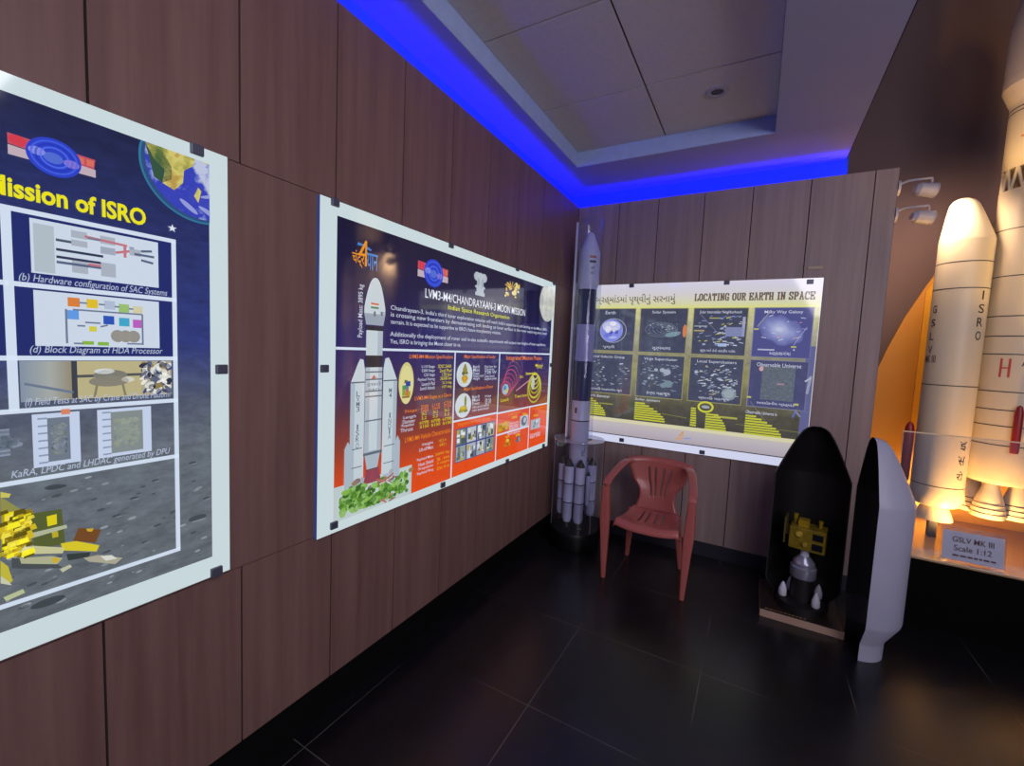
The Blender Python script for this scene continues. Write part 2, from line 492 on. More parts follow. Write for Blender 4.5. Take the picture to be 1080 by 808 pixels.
# ---- poster A : "... Mission of ISRO" (nearest, left edge of the picture)
A = Art('left', XL + TH)
tl = A.at(238.9, 166.7); br_ = A.at(243.3, 599.4)
v1 = (A.at(0, 72.4)[1] + tl[1])/2; v0 = (A.at(0, 698.6)[1] + br_[1])/2; u1 = (tl[0] + br_[0])/2
u0 = u1 - 2.18
P1, O1 = board('lunar_mission_poster', 'backlit navy and grey poster with yellow title and moon lander, nearest on the left wall', 'left', u0, v0, u1, v1, BW, edge_blue)
pu1 = (A.at(219, 171)[0] + A.at(224.7, 588)[0])/2; pv1 = (A.at(0, 97)[1] + A.at(219, 171)[1])/2
pv0 = (A.at(224.7, 588)[1] + A.at(0, 666)[1])/2; pu0 = u0 + (u1 - pu1)
HH = pv1 - pv0
lo = pv0 - O1[1]
bg = ink_ramp('print_moon_night', [(0, '#5f666d'), (.30, '#626a73'), (.42, '#4d5568'), (.56, '#2a3676'), (.80, '#212c62'), (1, '#171e42')], 'Y', lo, lo + HH, (17, .30, (1, 2.0, 1)))
A.rect(pu0, pv0, pu1, pv1, bg, 0)
lu = lambda pts: sum(A.at(*p)[0] for p in pts)/len(pts)
lv = lambda pts: sum(A.at(*p)[1] for p in pts)/len(pts)
gx1 = lu([(182.5, 253), (187.6, 579)]); gx0 = lu([(7.7, 219), (17.6, 431)])
gh = [lv([(0, 217), (182.5, 255)]), lv([(0, 297.5), (179, 316)]), lv([(0, 377), (182.5, 378.6)]), lv([(0, 434), (182.5, 423)]), lv([(0, 510), (184, 482.4)]), lv([(0, 639.6), (187.6, 580)])]
T = .011
gleft = pu0 + .10
for v in gh: A.rect(gleft, v - T/2, gx1 + T/2, v + T/2, LINE, 3)
A.rect(gx1 - T/2, gh[5], gx1 + T/2, gh[0], LINE, 3); A.rect(gleft - T/2, gh[5], gleft + T/2, gh[0], LINE, 3)
A.rect(gx0 - .012, gh[3], gx0 + .004, gh[0], LINE, 3)
A.rect(gx0 - .74, gh[3], gx0 - .728, gh[0], LINE, 3)
# grid cells: dark blue behind the diagrams
cell = ink('#1f2a66')
def rpx(pts):
    q = [A.at(*p) for p in pts]
    return ((q[0][0] + q[3][0])/2, (q[2][1] + q[3][1])/2, (q[1][0] + q[2][0])/2, (q[0][1] + q[1][1])/2)
c2 = lambda x, y: (x/3.232, 210 + y/3.232)
cH = lambda x, y: (x/5.4, 360 + y/5.4)
cG = lambda x, y: (x/5.046, 480 + y/5.046)
c1 = lambda x, y: (x/3.232, 60 + y/3.232)
for i in range(2): A.rect(gx0, gh[i+1], gx1, gh[i], cell, 1); A.rect(gleft, gh[i+1], gx0, gh[i], cell, 1)
paper = ink('#c4d0de')
d1 = rpx([c2(100, 62), c2(537, 150), c2(540, 303), c2(105, 250)]); A.rect(*d1, paper, 2)
d2 = rpx([c2(112, 310), c2(540, 350), c2(543, 508), c2(120, 500)]); A.rect(*d2, paper, 2)
for dd in (d1, d2):
    A.rect(dd[0] - .75, dd[1], dd[2] - .75, dd[3], paper, 2)
# diagram one: a block chart
U = lambda dd, p: dd[0] + (dd[2] - dd[0])*p
Vv = lambda dd, p: dd[1] + (dd[3] - dd[1])*p
A.rect(U(d1, .02), Vv(d1, .03), U(d1, .16), Vv(d1, .92), ink('#aab6bf'), 3)
for (a, b, c_, e, cc) in ((.28, .78, .40, .92, '#a3abb8'), (.28, .62, .40, .74, '#a3abb8'), (.50, .76, .62, .92, '#a3abb8'), (.50, .56, .62, .70, '#9aa2b4'),
                          (.28, .10, .40, .34, '#a3abb8'), (.50, .10, .62, .38, '#a3abb8'), (.74, .62, .84, .76, '#a3abb8'), (.74, .74, .78, .8, '#8b97a8')):
    A.rect(U(d1, a), Vv(d1, b), U(d1, c_), Vv(d1, e), ink(cc), 3)
for (a, b, c_, e, cc) in ((.17, .68, .28, .68, '#4b5468'), (.17, .5, .52, .5, '#2e3550'), (.17, .36, .5, .36, '#2e3550'), (.17, .26, .5, .26, '#53607c'), (.38, .84, .72, .80, '#b9707a'), (.4, .3, .5, .3, '#b9707a'),
                          (.62, .62, .74, .7, '#b9707a'), (.70, .55, .70, .82, '#b9707a'), (.78, .66, .96, .66, '#53607c'), (.84, .74, .94, .78, '#53607c'), (.84, .55, .95, .52, '#53607c'), (.4, .82, .5, .82, '#6a7488')):
    A.line((U(d1, a), Vv(d1, b)), (U(d1, c_), Vv(d1, e)), .006, ink(cc), 4)
# diagram two: coloured boxes
for (a, b, cc) in ((.28, .84, '#d07a35'), (.42, .84, '#d6b62a'), (.56, .84, '#a7b6c9'), (.68, .80, '#93b86a'), (.80, .78, '#c8c4a0'), (.27, .6, '#5c93d9'),
                   (.55, .54, '#2b4fae'), (.68, .52, '#3f9fc0'), (.80, .5, '#b25ab6'), (.42, .35, '#c9c23a')):
    hw, hh = (.045, .085) if b > .4 else (.03, .05)
    A.rect(U(d2, a - hw), Vv(d2, b - hh), U(d2, a + hw), Vv(d2, b + hh), ink(cc), 3)
for (a, b) in ((.38, .07), (.50, .06)): A.rect(U(d2, a - .045), Vv(d2, b - .03), U(d2, a + .045), Vv(d2, b + .04), ink('#7fae3a'), 3)
for (a, b) in ((.62, .23), (.69, .23), (.76, .23)): A.ell(U(d2, a), Vv(d2, b), .014, .016, ink('#8e8a84'), 3, 16)
for (a, b, c_, e) in ((.32, .84, .38, .84), (.47, .84, .52, .84), (.6, .82, .64, .82), (.72, .8, .76, .8), (.27, .7, .84, .7), (.84, .7, .84, .06), (.22, .06, .22, .7), (.3, .4, .36, .4), (.48, .4, .54, .44), (.36, .47, .48, .47), (.7, .08, .84, .08), (.27, .06, .34, .06)):
    A.line((U(d2, a), Vv(d2, b)), (U(d2, c_), Vv(d2, e)), .004, ink('#6b7690'), 4)
cap = ink('#aeb9cf')
def captions(pa, pb, h, body, m=cap, **k):
    a, b = A.at(*pa), A.at(*pb)
    v = (a[1] + b[1])/2
    A.text(body, a[0], v - h/2, b[0], v + h/2, m, 5, **k)
captions(c2(62, 265), c2(568, 325), .022, '(b) Hardware configuration of SAC Systems', shear=.25)
captions(c2(100, 515), c2(552, 520), .022, '(d) Block Diagram of HDA Processor', shear=.25)
captions(cH(140, 345), cH(965, 310), .022, '(f) Field Tests at SAC by Crane and Drone Platform', shear=.25)
captions(cH(60, 752), cH(965, 636), .022, 'KaRA, LPDC and LHDAC generated by DPU', shear=.25)
# field-test photo strip
ph = rpx([c2(65, 552), c2(582, 552), c2(585, 665), c2(70, 690)])
A.rect(*ph, ink('#8f9aa6'), 2)
m_sky = ink_ramp('print_test_sky', [(0, '#7f8fa0'), (.55, '#a2a6a2'), (1, '#8c836a')], 'X', ph[0] - O1[0], U(ph, .30) - O1[0])
A.rect(ph[0], ph[1], U(ph, .30), ph[3], m_sky, 3)
A.rect(U(ph, .29), ph[1], U(ph, .325), ph[3], ink('#3a3d48'), 4)
A.rect(U(ph, .325), ph[1], U(ph, .76), ph[3], ink('#b3aa80'), 3)
A.line((U(ph, .325), Vv(ph, .6)), (U(ph, .8), Vv(ph, .62)), .007, ink('#4e5150'), 4)
A.line((U(ph, .02), Vv(ph, .45)), (U(ph, .3), Vv(ph, .18)), .006, ink('#66748a'), 4)
for (a, b, ru, rv, cc) in ((.54, .62, .034, .013, '#77766c'), (.53, .45, .040, .014, '#817e70'), (.5, .72, .020, .007, '#c9ced0'), (.66, .48, .014, .007, '#c9c8bd')):
    A.ell(U(ph, a), Vv(ph, b), ru, rv, ink(cc), 5, 20)
for a in (.45, .62): A.line((U(ph, a), Vv(ph, .4)), (U(ph, a + (.02 if a > .5 else -.02)), Vv(ph, .03)), .005, ink('#7d7961'), 5)
rg = random.Random(3)
A.rect(U(ph, .76), ph[1], ph[2], ph[3], ink('#a79f86'), 3)
for k in range(90):
    A.ell(U(ph, rg.uniform(.775, .985)), Vv(ph, rg.uniform(.08, .95)), rg.uniform(.005, .014), rg.uniform(.003, .009),
          ink(rg.choice(['#3c4870', '#cfd2cc', '#5d6376', '#8a7a4a', '#e0dfd6', '#2d3142'])), 4 + (k % 3), 9, rg.uniform(0, 3))
# radar image charts
def chart(box_, inner, seed, cols):
    A.rect(*box_, ink('#bcc9e0'), 2); A.rect(*inner, ink(cols[0]), 3)
    r_ = random.Random(seed)
    for k in range(150):
        A.ell(r_.uniform(inner[0] + .012, inner[2] - .012), r_.uniform(inner[1] + .02, inner[3] - .02), r_.uniform(.004, .009), r_.uniform(.003, .008), ink(r_.choice(cols)), 4, 8)
    for k in range(7):
        v = inner[1] + (inner[3] - inner[1])*k/6.0
        A.rect(box_[0] + (inner[0] - box_[0])*.35, v - .002, inner[0], v + .002, ink('#8793aa'), 3)
g1 = rpx([cH(180, 415), cH(450, 400), cH(460, 685), cH(190, 720)]); i1 = rpx([cH(265, 435), cH(395, 430), cH(400, 670), cH(275, 685)])
g2 = rpx([cH(550, 390), cH(855, 370), cH(865, 625), cH(560, 665)]); i2 = rpx([cH(628, 402), cH(808, 390), cH(815, 615), cH(632, 635)])
chart(g1, i1, 1, ['#6a7482', '#7d8796', '#515b69', '#77806f', '#8a92a0'])
chart(g2, i2, 2, ['#7e8786', '#88917f', '#747d7c', '#8d968d'])
g0 = (g1[0] - (g2[0] - g1[0])*.92, g1[1], g1[0] - .12, g1[3])
chart(g0, (g0[0] + .07, g0[1] + .04, g0[2] - .04, g0[3] - .03), 4, ['#6a7482', '#7d8796', '#515b69'])
a_, b_ = A.at(*cH(345, 405)), A.at(*cH(395, 395)); A.rect(a_[0], a_[1] - .005, b_[0], a_[1] + .008, ink('#d2805f'), 5)
# the title, the ringed logo, the star and the globe
a_, b_ = A.at(*c1(-2, 448)), A.at(*c1(495, 550))
tv = (a_[1] + b_[1])/2 + .004
A.text('Mission of ISRO', a_[0] - .022, tv - .022, b_[0], tv + .022, ink('#e3dc10'), 5, bold=.030)
lc = A.at(*c1(184, 345)); splash_logo(A, lc[0], lc[1], .046)
sc_ = A.at(*c1(585, 585))
st = []
for k in range(10):
    rr = .011 if k % 2 == 0 else .0045
    st.append((sc_[0] + rr*math.sin(PI*k/5), sc_[1] + rr*math.cos(PI*k/5)))
A.poly(st, ink('#d4dbe8'), 5)
ga, gb = A.at(*c1(462, 380)), A.at(*c1(690, 548))
gc = A.at(*c1(676, 398)); gr = ((gc[0] - ga[0]) + (gc[1] - A.at(*c1(690, 552))[1]))/2
clip = (pu0, pv0, pu1, pv1 - .001)
ocean = ink_ramp('print_ocean', [(0, '#3a44b4'), (.45, '#2f3bb0'), (.56, '#6b78c8'), (.72, '#b9c0da')], 'Y', .34, .68, (9, .6, (1, 1, 1), 1))
land = ink_ramp('print_land', [(0, '#5f7a3a'), (.35, '#a8a04a'), (.6, '#d2c86e'), (.8, '#b39448')], 'Y', .34, .68, (14, .6, (1, 1, 1), 1))
A.ell(*gc, gr + .005, gr + .005, ink('#2f6f92'), 2, 60, clip=clip)
A.ell(*gc, gr, gr, ink('#2b4a78'), 3, 60, clip=clip)
A.ell(gc[0] + .004, gc[1] + .003, gr*.97, gr*.97, ocean, 4, 60, clip=clip)
def blob(pts, m, L):
    q = []
    for (x, y) in pts:
        q.append((min(gc[0] + x*gr, clip[2]), min(gc[1] + y*gr, clip[3])))
    A.poly(q, m, L)
blob([(-.93, .25), (-.72, .62), (-.4, .85), (-.05, .9), (.2, .8), (.22, .62), (.02, .5), (-.08, .3), (-.1, .12), (-.28, -.05), (-.3, -.3), (-.46, -.5), (-.66, -.42), (-.62, -.15), (-.8, .0)], land, 5)
blob([(-.93, .25), (-.66, .2), (-.5, -.05), (-.5, -.3), (-.66, -.42), (-.8, -.35)], ink('#31503c'), 5)
blob([(.0, .46), (.14, .62), (.36, .5), (.34, .3), (.16, .24)], land, 5)
blob([(.25, .68), (.3, .95), (.9, .95), (1.3, .6), (1.3, .3), (.85, .36), (.72, .08), (.62, .34), (.42, .44)], land, 5)
blob([(-.1, -.5), (-.02, -.3), (.04, -.36), (-.02, -.62)], land, 5)
for (x, y, a, b, ro) in ((.3, -.4, .3, .04, .3), (.55, -.62, .3, .05, .5), (.5, -.1, .22, .03, -.2), (.2, -.78, .24, .05, -.4), (-.2, -.75, .2, .05, -.6)):
    q = [(min(gc[0] + gr*(x + a*math.cos(t_)*math.cos(ro) - b*math.sin(t_)*math.sin(ro)), clip[2]), gc[1] + gr*(y + a*math.cos(t_)*math.sin(ro) + b*math.sin(t_)*math.cos(ro))) for t_ in [2*PI*k/18 for k in range(18)]]
    A.poly(q, ink('#8f97d0'), 6)
# the lander and rover standing on the moon
def PG(pts, cc, L): A.poly([A.at(*cG(*p)) for p in pts], ink(cc), L)
PG([(160, 310), (325, 285), (345, 470), (180, 500)], '#535b30', 4)
PG([(245, 325), (298, 312), (300, 365), (250, 378)], '#d6c71e', 5)
PG([(272, 408), (305, 402), (308, 432), (276, 440)], '#b3a52a', 5)
PG([(5, 300), (160, 295), (165, 455), (60, 545), (5, 540)], '#a8931c', 4)
for (x, y, w_, h_, cc) in ((20, 305, 60, 45, '#e0d118'), (100, 320, 50, 60, '#c9a92a'), (25, 365, 60, 50, '#d9cc20'), (80, 390, 75, 35, '#bfae22'), (10, 440, 80, 60, '#e3d80f'), (95, 440, 60, 40, '#b79a1e'), (20, 505, 70, 35, '#cfc11c'), (60, 340, 40, 30, '#7a6a14')):
    PG([(x, y), (x + w_, y - 8), (x + w_, y + h_ - 8), (x, y + h_)], cc, 5)
PG([(90, 430), (350, 368), (355, 385), (130, 450)], '#a9b094', 6)
PG([(80, 500), (170, 480), (340, 490), (330, 520), (140, 525)], '#bdbd92', 6)
PG([(100, 545), (270, 535), (330, 545), (300, 578), (110, 575)], '#a7aa88', 6)
PG([(270, 540), (320, 548), (300, 572), (272, 568)], '#c2a83a', 7)
PG([(100, 520), (130, 480), (160, 490), (120, 545)], '#d5d0a5', 6)
PG([(415, 385), (535, 395), (505, 465), (385, 455)], '#6f4726', 5)
PG([(455, 390), (495, 388), (485, 405), (462, 404)], '#c6a52a', 6)
PG([(320, 468), (400, 455), (525, 478), (510, 510), (330, 505)], '#cfc02a', 6)
PG([(440, 545), (520, 530), (650, 545), (610, 578), (470, 565)], '#a3a08c', 5)
PG([(530, 535), (590, 530), (620, 548), (560, 560)], '#cfd0c6', 6)
PG([(315, 605), (370, 580), (380, 592), (330, 622)], '#b4b89c', 5)
PG([(350, 525), (480, 515), (470, 540), (360, 560)], '#353b3a', 4)
PG([(15, 755), (120, 710), (130, 730), (30, 775)], '#b0b88f', 5)
PG([(0, 195), (55, 205), (45, 225), (0, 225)], '#c3bb5a', 5)
PG([(0, 225), (25, 235), (110, 290), (100, 300), (0, 300)], '#8c8a4a', 4)
PG([(0, 560), (40, 590), (65, 665), (40, 690), (0, 640)], '#b9b13a', 5)
PG([(0, 640), (40, 668), (60, 690), (0, 680)], '#c0c2a8', 6)
PG([(60, 545), (300, 575), (330, 600), (150, 605), (60, 600)], '#474d50', 3)
A.rect(A.at(*cG(5, 400))[0] - .42, gh[5] + .16, A.at(*cG(5, 400))[0], gh[4] - .09, ink('#a8931c'), 4)
for k in range(26):
    bu = A.at(*cG(5, 400))[0] - rg.uniform(.03, .39); A.ell(bu, rg.uniform(gh[5] + .19, gh[4] - .12), rg.uniform(.015, .04), rg.uniform(.012, .03), ink(rg.choice(['#e0d118', '#c9a92a', '#7a6a14', '#bfae22'])), 5 + k % 2, 8)
rg2 = random.Random(77)
for k in range(90):
    q = A.at(rg2.uniform(2, 215), rg2.uniform(500, 640))
    if q[1] < pv0 + .02 or q[0] > pu1 - .02: continue
    ru = rg2.uniform(.003, .010); A.ell(q[0], q[1], ru, ru*.4, ink(rg2.choice(['#474e55', '#7d868c', '#565e65', '#8a9298'])), 2, 10, .1)
for k in range(60):
    x, y = rg2.uniform(5, 155), rg2.uniform(300, 530)
    q = A.at(*cG(x, y)); k_ = rg2.uniform(.003, .009)
    A.poly([(q[0] - k_, q[1] - k_), (q[0] + k_*1.6, q[1] - k_*.6), (q[0] + k_*1.2, q[1] + k_), (q[0] - k_*.8, q[1] + k_*.7)], ink(rg2.choice(['#f0e62a', '#8a7418', '#c9b024', '#5d5216', '#e8d84a'])), 8 + k % 3)
# craters
for (x, y, ru, rv) in ((255, 780, .05, .012), (300, 170, .03, .006)):
    q = A.at(*cG(x, y)); A.ell(q[0], q[1], ru*.6, rv*.8, ink('#3f464b'), 3, 24)
c3 = lambda x, y: (x/2.692, 410 + y/2.692)
for (x, y, ru) in ((150, 278, .03), (380, 310, .02), (560, 366, .05), (585, 310, .02), (410, 435, .015), (545, 210, .02), (330, 360, .02), (440, 260, .018)):
    q = A.at(*c3(x, y)); ru *= .5; A.ell(q[0], q[1], ru, ru*.35, ink('#434a52'), 2, 20)
    A.ell(q[0] + .004, q[1] - ru*.36, ru*.8, ru*.13, ink('#7d868d'), 2, 16)
A.finish(P1, O1)
clips(P1, O1, [A.at(*c1(668, 318)), A.at(*c2(752, 580)), A.at(*c3(612, 518)), (u0 + .02, v0 + .70), (u0 + .12, v1 - .02), (u0 + .12, v0 + .02), ((u0 + u1)/2, v1 - .02), ((u0 + u1)/2, v0 + .02)])

# ---- poster B : Chandrayaan-3 launch vehicle (middle of the left wall)
A = Art('left', XL + TH)
q = [A.at(*p) for p in ((337, 206.3), (586.8, 298.8), (576.3, 471.3), (334.5, 567.5))]
u0 = (q[0][0] + q[3][0])/2; u1 = (q[1][0] + q[2][0])/2; v1 = (q[0][1] + q[1][1])/2; v0 = (q[2][1] + q[3][1])/2
P2, O2 = board('launch_vehicle_poster', 'backlit navy to orange poster with tall white rocket, farther along the left wall', 'left', u0, v0, u1, v1, BW, edge_blue)
a2 = lambda x, y: A.at(325 + x/4, 195 + y/4)
b2 = lambda x, y: A.at(325 + x/4, 370 + y/4)
e2 = lambda x, y: A.at(420 + x/6.218, 370 + y/6.218)
h2 = lambda x, y: A.at(400 + x/5.4, 250 + y/5.4)
k2 = lambda x, y: A.at(340 + x/4.49, 370 + y/4.49)
m2_ = lambda x, y: A.at(340 + x/4.754, 220 + y/4.754)
pu0 = (a2(118, 128)[0] + b2(112, 580)[0])/2; pv1 = a2(118, 128)[1]
pu1 = (a2(1018, 715)[0] + b2(1000, 395)[0])/2; pv0 = (b2(435, 583)[1] + b2(1000, 395)[1])/2
mid = (a2(112, 690)[1] + a2(1018, 714)[1])/2
lo = pv0 - O2[1]; HH = pv1 - pv0
A.rect(pu0, pv0, pu1, pv1, ink_ramp('print_night_to_fire', [(0, '#dc4a12'), (.12, '#cc4616'), (.24, '#8e3d2c'), (.36, '#5b3440'), (.48, '#38295a'), (.62, '#251f5c'), (.80, '#19163f'), (1, '#15122f')], 'Y', lo, lo + HH), 0)
fire = ink_ramp('print_fire', [(0, '#e04c10'), (.6, '#d34a1c'), (1, '#a53f26')], 'Y', lo, lo + HH*.40)
x1_ = (a2(618, 708)[0] + b2(603, 520)[0])/2; x2_ = (a2(806, 712)[0] + b2(790, 455)[0])/2; x3_ = (b2(935, 240)[0] + b2(925, 400)[0])/2
y1_ = (b2(612, 298)[1] + b2(798, 262)[1])/2; y2_ = (b2(798, 262)[1] + b2(1012, 222)[1])/2; y3_ = (b2(795, 350)[1] + b2(935, 322)[1])/2
A.rect(x1_, pv0, x2_, y1_, fire, 1); A.rect(x2_, pv0, pu1, y2_, fire, 1)
T = .011
A.rect(pu0, mid - T/2, pu1, mid + T/2, LINE, 2)
A.rect(x1_ - T/2, pv0 - .005, x1_ + T/2, mid, LINE, 2); A.rect(x2_ - T/2, pv0 - .005, x2_ + T/2, mid, LINE, 2)
A.rect(x1_, y1_ - T/2, x2_, y1_ + T/2, LINE, 2); A.rect(x2_, y2_ - T/2, pu1, y2_ + T/2, LINE, 2)
A.rect(x2_, y3_ - T/2, x3_, y3_ + T/2, LINE, 2); A.rect(x3_ - T/2, pv0, x3_ + T/2, y2_, LINE, 2)
wt = ink('#c3c9da'); orange = ink('#e07a24'); yellow = ink('#d3c62c')
def para(fa, fb, h, body, m=wt, L=6, **k):
    v = (fa[1] + fb[1])/2
    A.text(body, fa[0], v - h/2, fb[0], v + h/2, m, L, **k)
# headings and running text
para(h2(258, 330), h2(828, 425), .046, 'LVM3-M4/CHANDRAYAAN-3 MOON MISSION', ink('#dfe3ee'), bold=.012)
para(h2(388, 408), h2(738, 458), .032, 'Indian Space Research Organisation', ink('#d8d81e'), bold=.012)
para(h2(62, 408), h2(952, 528), .027, "Chandrayaan-3, India's third lunar exploration mission will mark India's expertise in soft landing on the Moon. ISRO", bold=.008)
para(h2(62, 452), h2(952, 548), .027, 'is crossing new frontiers by demonstrating soft landing on lunar surface. Is the rover exploring every lunar', bold=.008)
para(h2(62, 486), h2(690, 548), .027, "terrain. It is expected to be supportive to ISRO's future interplanetary missions.", bold=.008)
para(h2(58, 560), h2(945, 614), .027, 'Additionally the deployment of rover and in-situ scientific experiments will surpass new heights of lunar expeditions.', bold=.008)
para(h2(58, 598), h2(460, 616), .027, 'Yes, ISRO is bringing the Moon closer to us.', bold=.008)
# logos
lc = h2(308, 208); splash_logo(A, lc[0], lc[1], .075)
em = ink('#aab4bd'); c_ = h2(573, 275)
A.rect(c_[0] - .050, c_[1] - .062, c_[0] + .050, c_[1] - .042, em, 4); A.rect(c_[0] - .038, c_[1] - .045, c_[0] + .038, c_[1] - .018, em, 4)
A.ell(c_[0], c_[1] - .012, .054, .012, em, 4); A.rect(c_[0] - .034, c_[1] - .012, c_[0] + .034, c_[1] + .035, em, 4)
for sx in (-1, 0, 1): A.ell(c_[0] + sx*.036, c_[1] + .046, .032, .026, em, 5, 20)
A.line((c_[0] - .018, c_[1] - .01), (c_[0] - .022, c_[1] + .04), .006, ink('#6f7a88'), 6); A.line((c_[0] + .018, c_[1] - .01), (c_[0] + .022, c_[1] + .04), .006, ink('#6f7a88'), 6)
c_ = h2(755, 310); rg = random.Random(5)
for k in range(26):
    A.ell(c_[0] + rg.gauss(0, .050), c_[1] + rg.gauss(0, .022), rg.uniform(.010, .026), rg.uniform(.006, .014), ink(rg.choice(['#c9a23a', '#e0c34a', '#b98a2a', '#d8cfa0'])), 3 + k % 3, 9)
for k in range(7):
    an = .5 + k*.35; A.line((c_[0] + .03*math.cos(an), c_[1] + .03*math.sin(an)), (c_[0] + .11*math.cos(an), c_[1] + .065*math.sin(an)), .006, ink('#cbb77a'), 4)
# the moon
c_ = h2(950, 375); mr_ = (h2(975, 490)[1] - h2(955, 272)[1])/-2
moon = ink_ramp('print_moon', [(0, '#8f9490'), (.4, '#a9ada8'), (.6, '#b9bcb4'), (1, '#d3d5cb')], 'Y', .3, .7, (7.5, .6, (1, 1, 1), 1))
A.ell(pu1 - mr_*.64, c_[1], mr_*1.0, mr_, moon, 4, 48, clip=(pu0, pv0, pu1 + .03, pv1 + .01))
# emblem top left: a rocket-like mark over lettering
og, bl = ink('#d98a22'), ink('#3f7ac2')
def PM(pts, m, L=4): A.poly([m2_(*p) for p in pts], m, L)
PM([(213, 160), (221, 165), (220, 290), (209, 290)], og, 5)
PM([(213, 160), (180, 225), (192, 230), (212, 190)], og, 5)
PM([(178, 222), (216, 228), (216, 240), (176, 234)], og, 5)
PM([(176, 168), (212, 183), (206, 190), (172, 182)], bl); PM([(222, 190), (246, 208), (240, 214), (220, 204)], bl)
a_, b_ = m2_(146, 245), m2_(208, 262); A.text('चंद्र', a_[0], a_[1] - .034, b_[0], a_[1] + .034, og, 5, bold=.02)
a_, b_ = m2_(220, 262), m2_(274, 268); A.text('यान', a_[0], a_[1] - .034, b_[0], a_[1] + .034, bl, 5, bold=.02)
a_, b_ = m2_(178, 645), m2_(200, 382)
A.text('Payload Mass: 3895 kg', a_[0] - .005, a_[1], b_[0] + .008, b_[1], wt, 5, rot=True, bold=.01)
# the rocket
body_m = ink_ramp('print_rocket_body', [(0, '#8d98a8'), (.3, '#b9c4cc'), (.6, '#aeb9c2'), (1, '#7c8798')], 'X', .0, 1.0)
rk = ink('#bcc8cf'); rks = ink('#a3b0bc'); rkd = ink('#1d2030'); pin = ink('#5d6776')
def rect_at(pa, pb, m, L): 
    A.rect(min(pa[0], pb[0]), min(pa[1], pb[1]), max(pa[0], pb[0]), max(pa[1], pb[1]), m, L)
ax = (m2_(262, 420)[0] + k2(240, 300)[0])/2; fr = (m2_(318, 470)[0] - m2_(213, 470)[0])/2
ztip, zsh, zfb = m2_(266, 348)[1], m2_(262, 500)[1], m2_(262, 585)[1]
pts = []
for k in range(25):
    tt = -1 + 2*k/24.0; pts.append((ax + fr*tt, zsh + (ztip - zsh)*(1 - abs(tt)**2.3)))
zt_ = zfb + (zsh - zfb)*.25
A.poly([(ax - fr*.80, zfb), (ax - fr, zt_ + .03)] + pts + [(ax + fr, zt_ + .03), (ax + fr*.80, zfb)], rk, 3)
A.rect(ax + fr*.45, zt_ + .03, ax + fr*.98, ztip - .14, rks, 4)
A.poly([(ax - fr*.82, zfb), (ax + fr*.82, zfb), (ax + fr*1.0, zt_ + .03), (ax - fr, zt_ + .03)], ink('#909cab'), 4)
fl = m2_(260, 488)
for k, cc in enumerate(('#4d7a54', '#c6cdd0', '#c96b3f')): A.rect(fl[0] - .022, fl[1] - .012 + k*.008, fl[0] + .022, fl[1] - .004 + k*.008, ink(cc), 5)
A.ell(fl[0], fl[1] - .034, .006, .012, pin, 5, 12); A.ell(m2_(295, 528)[0], m2_(295, 528)[1], .006, .010, pin, 5, 12)
cr = fr*.80
zb1, zb2 = zfb - .005, m2_(260, 612)[1]
A.rect(ax - cr, zb2, ax + cr, zb1, rkd, 5)
zc1 = k2(240, 22)[1]
A.rect(ax - cr*.98, zc1, ax + cr*.98, zb2, rk, 4); A.rect(ax + cr*.35, zc1, ax + cr*.98, zb2, rks, 5)
zc2 = k2(240, 78)[1]
A.rect(ax - cr, zc2, ax + cr, zc1, rkd, 6)
zc3, zc4 = k2(236, 470)[1], k2(232, 560)[1]
A.rect(ax - cr, zc3, ax + cr, zc2, rk, 4); A.rect(ax - cr, zc3, ax - cr*.5, zc2, rks, 5); A.rect(ax + cr*.5, zc3, ax + cr, zc2, rks, 5)
for yy in (100, 135, 190, 215, 328): 
    v = k2(238, yy)[1]; A.rect(ax - cr, v - .003, ax + cr, v + .003, pin, 6)
v = k2(236, 128)[1]; A.poly([(ax - .020, v - .006), (ax, v + .014), (ax + .008, v + .002), (ax + .020, v)], ink('#b8605a'), 7)
v = k2(238, 162)[1]; A.text('इसरो', ax - .040, v - .006, ax + .040, v + .014, pin, 7); A.text('ISRO', ax - .030, v - .030, ax + .030, v - .014, pin, 7)
A.poly([(ax - cr, zc3), (ax + cr, zc3), (ax + cr*.62, zc4), (ax - cr*.62, zc4)], rks, 4)
A.rect(ax - cr*.8, zc4 - .055, ax + cr*.8, zc4 + .004, ink('#56404a'), 6)
for sx in (-1, 1): A.poly([(ax + sx*cr*.35 - .035, zc4 - .06), (ax + sx*cr*.35 + .035, zc4 - .06), (ax + sx*cr*.35 + .02, zc4), (ax + sx*cr*.35 - .02, zc4)], ink('#8b4350'), 7)
A.rect(ax - cr*1.15, k2(236, 482)[1] - .006, ax + cr*1.15, k2(236, 482)[1] + .006, pin, 7)
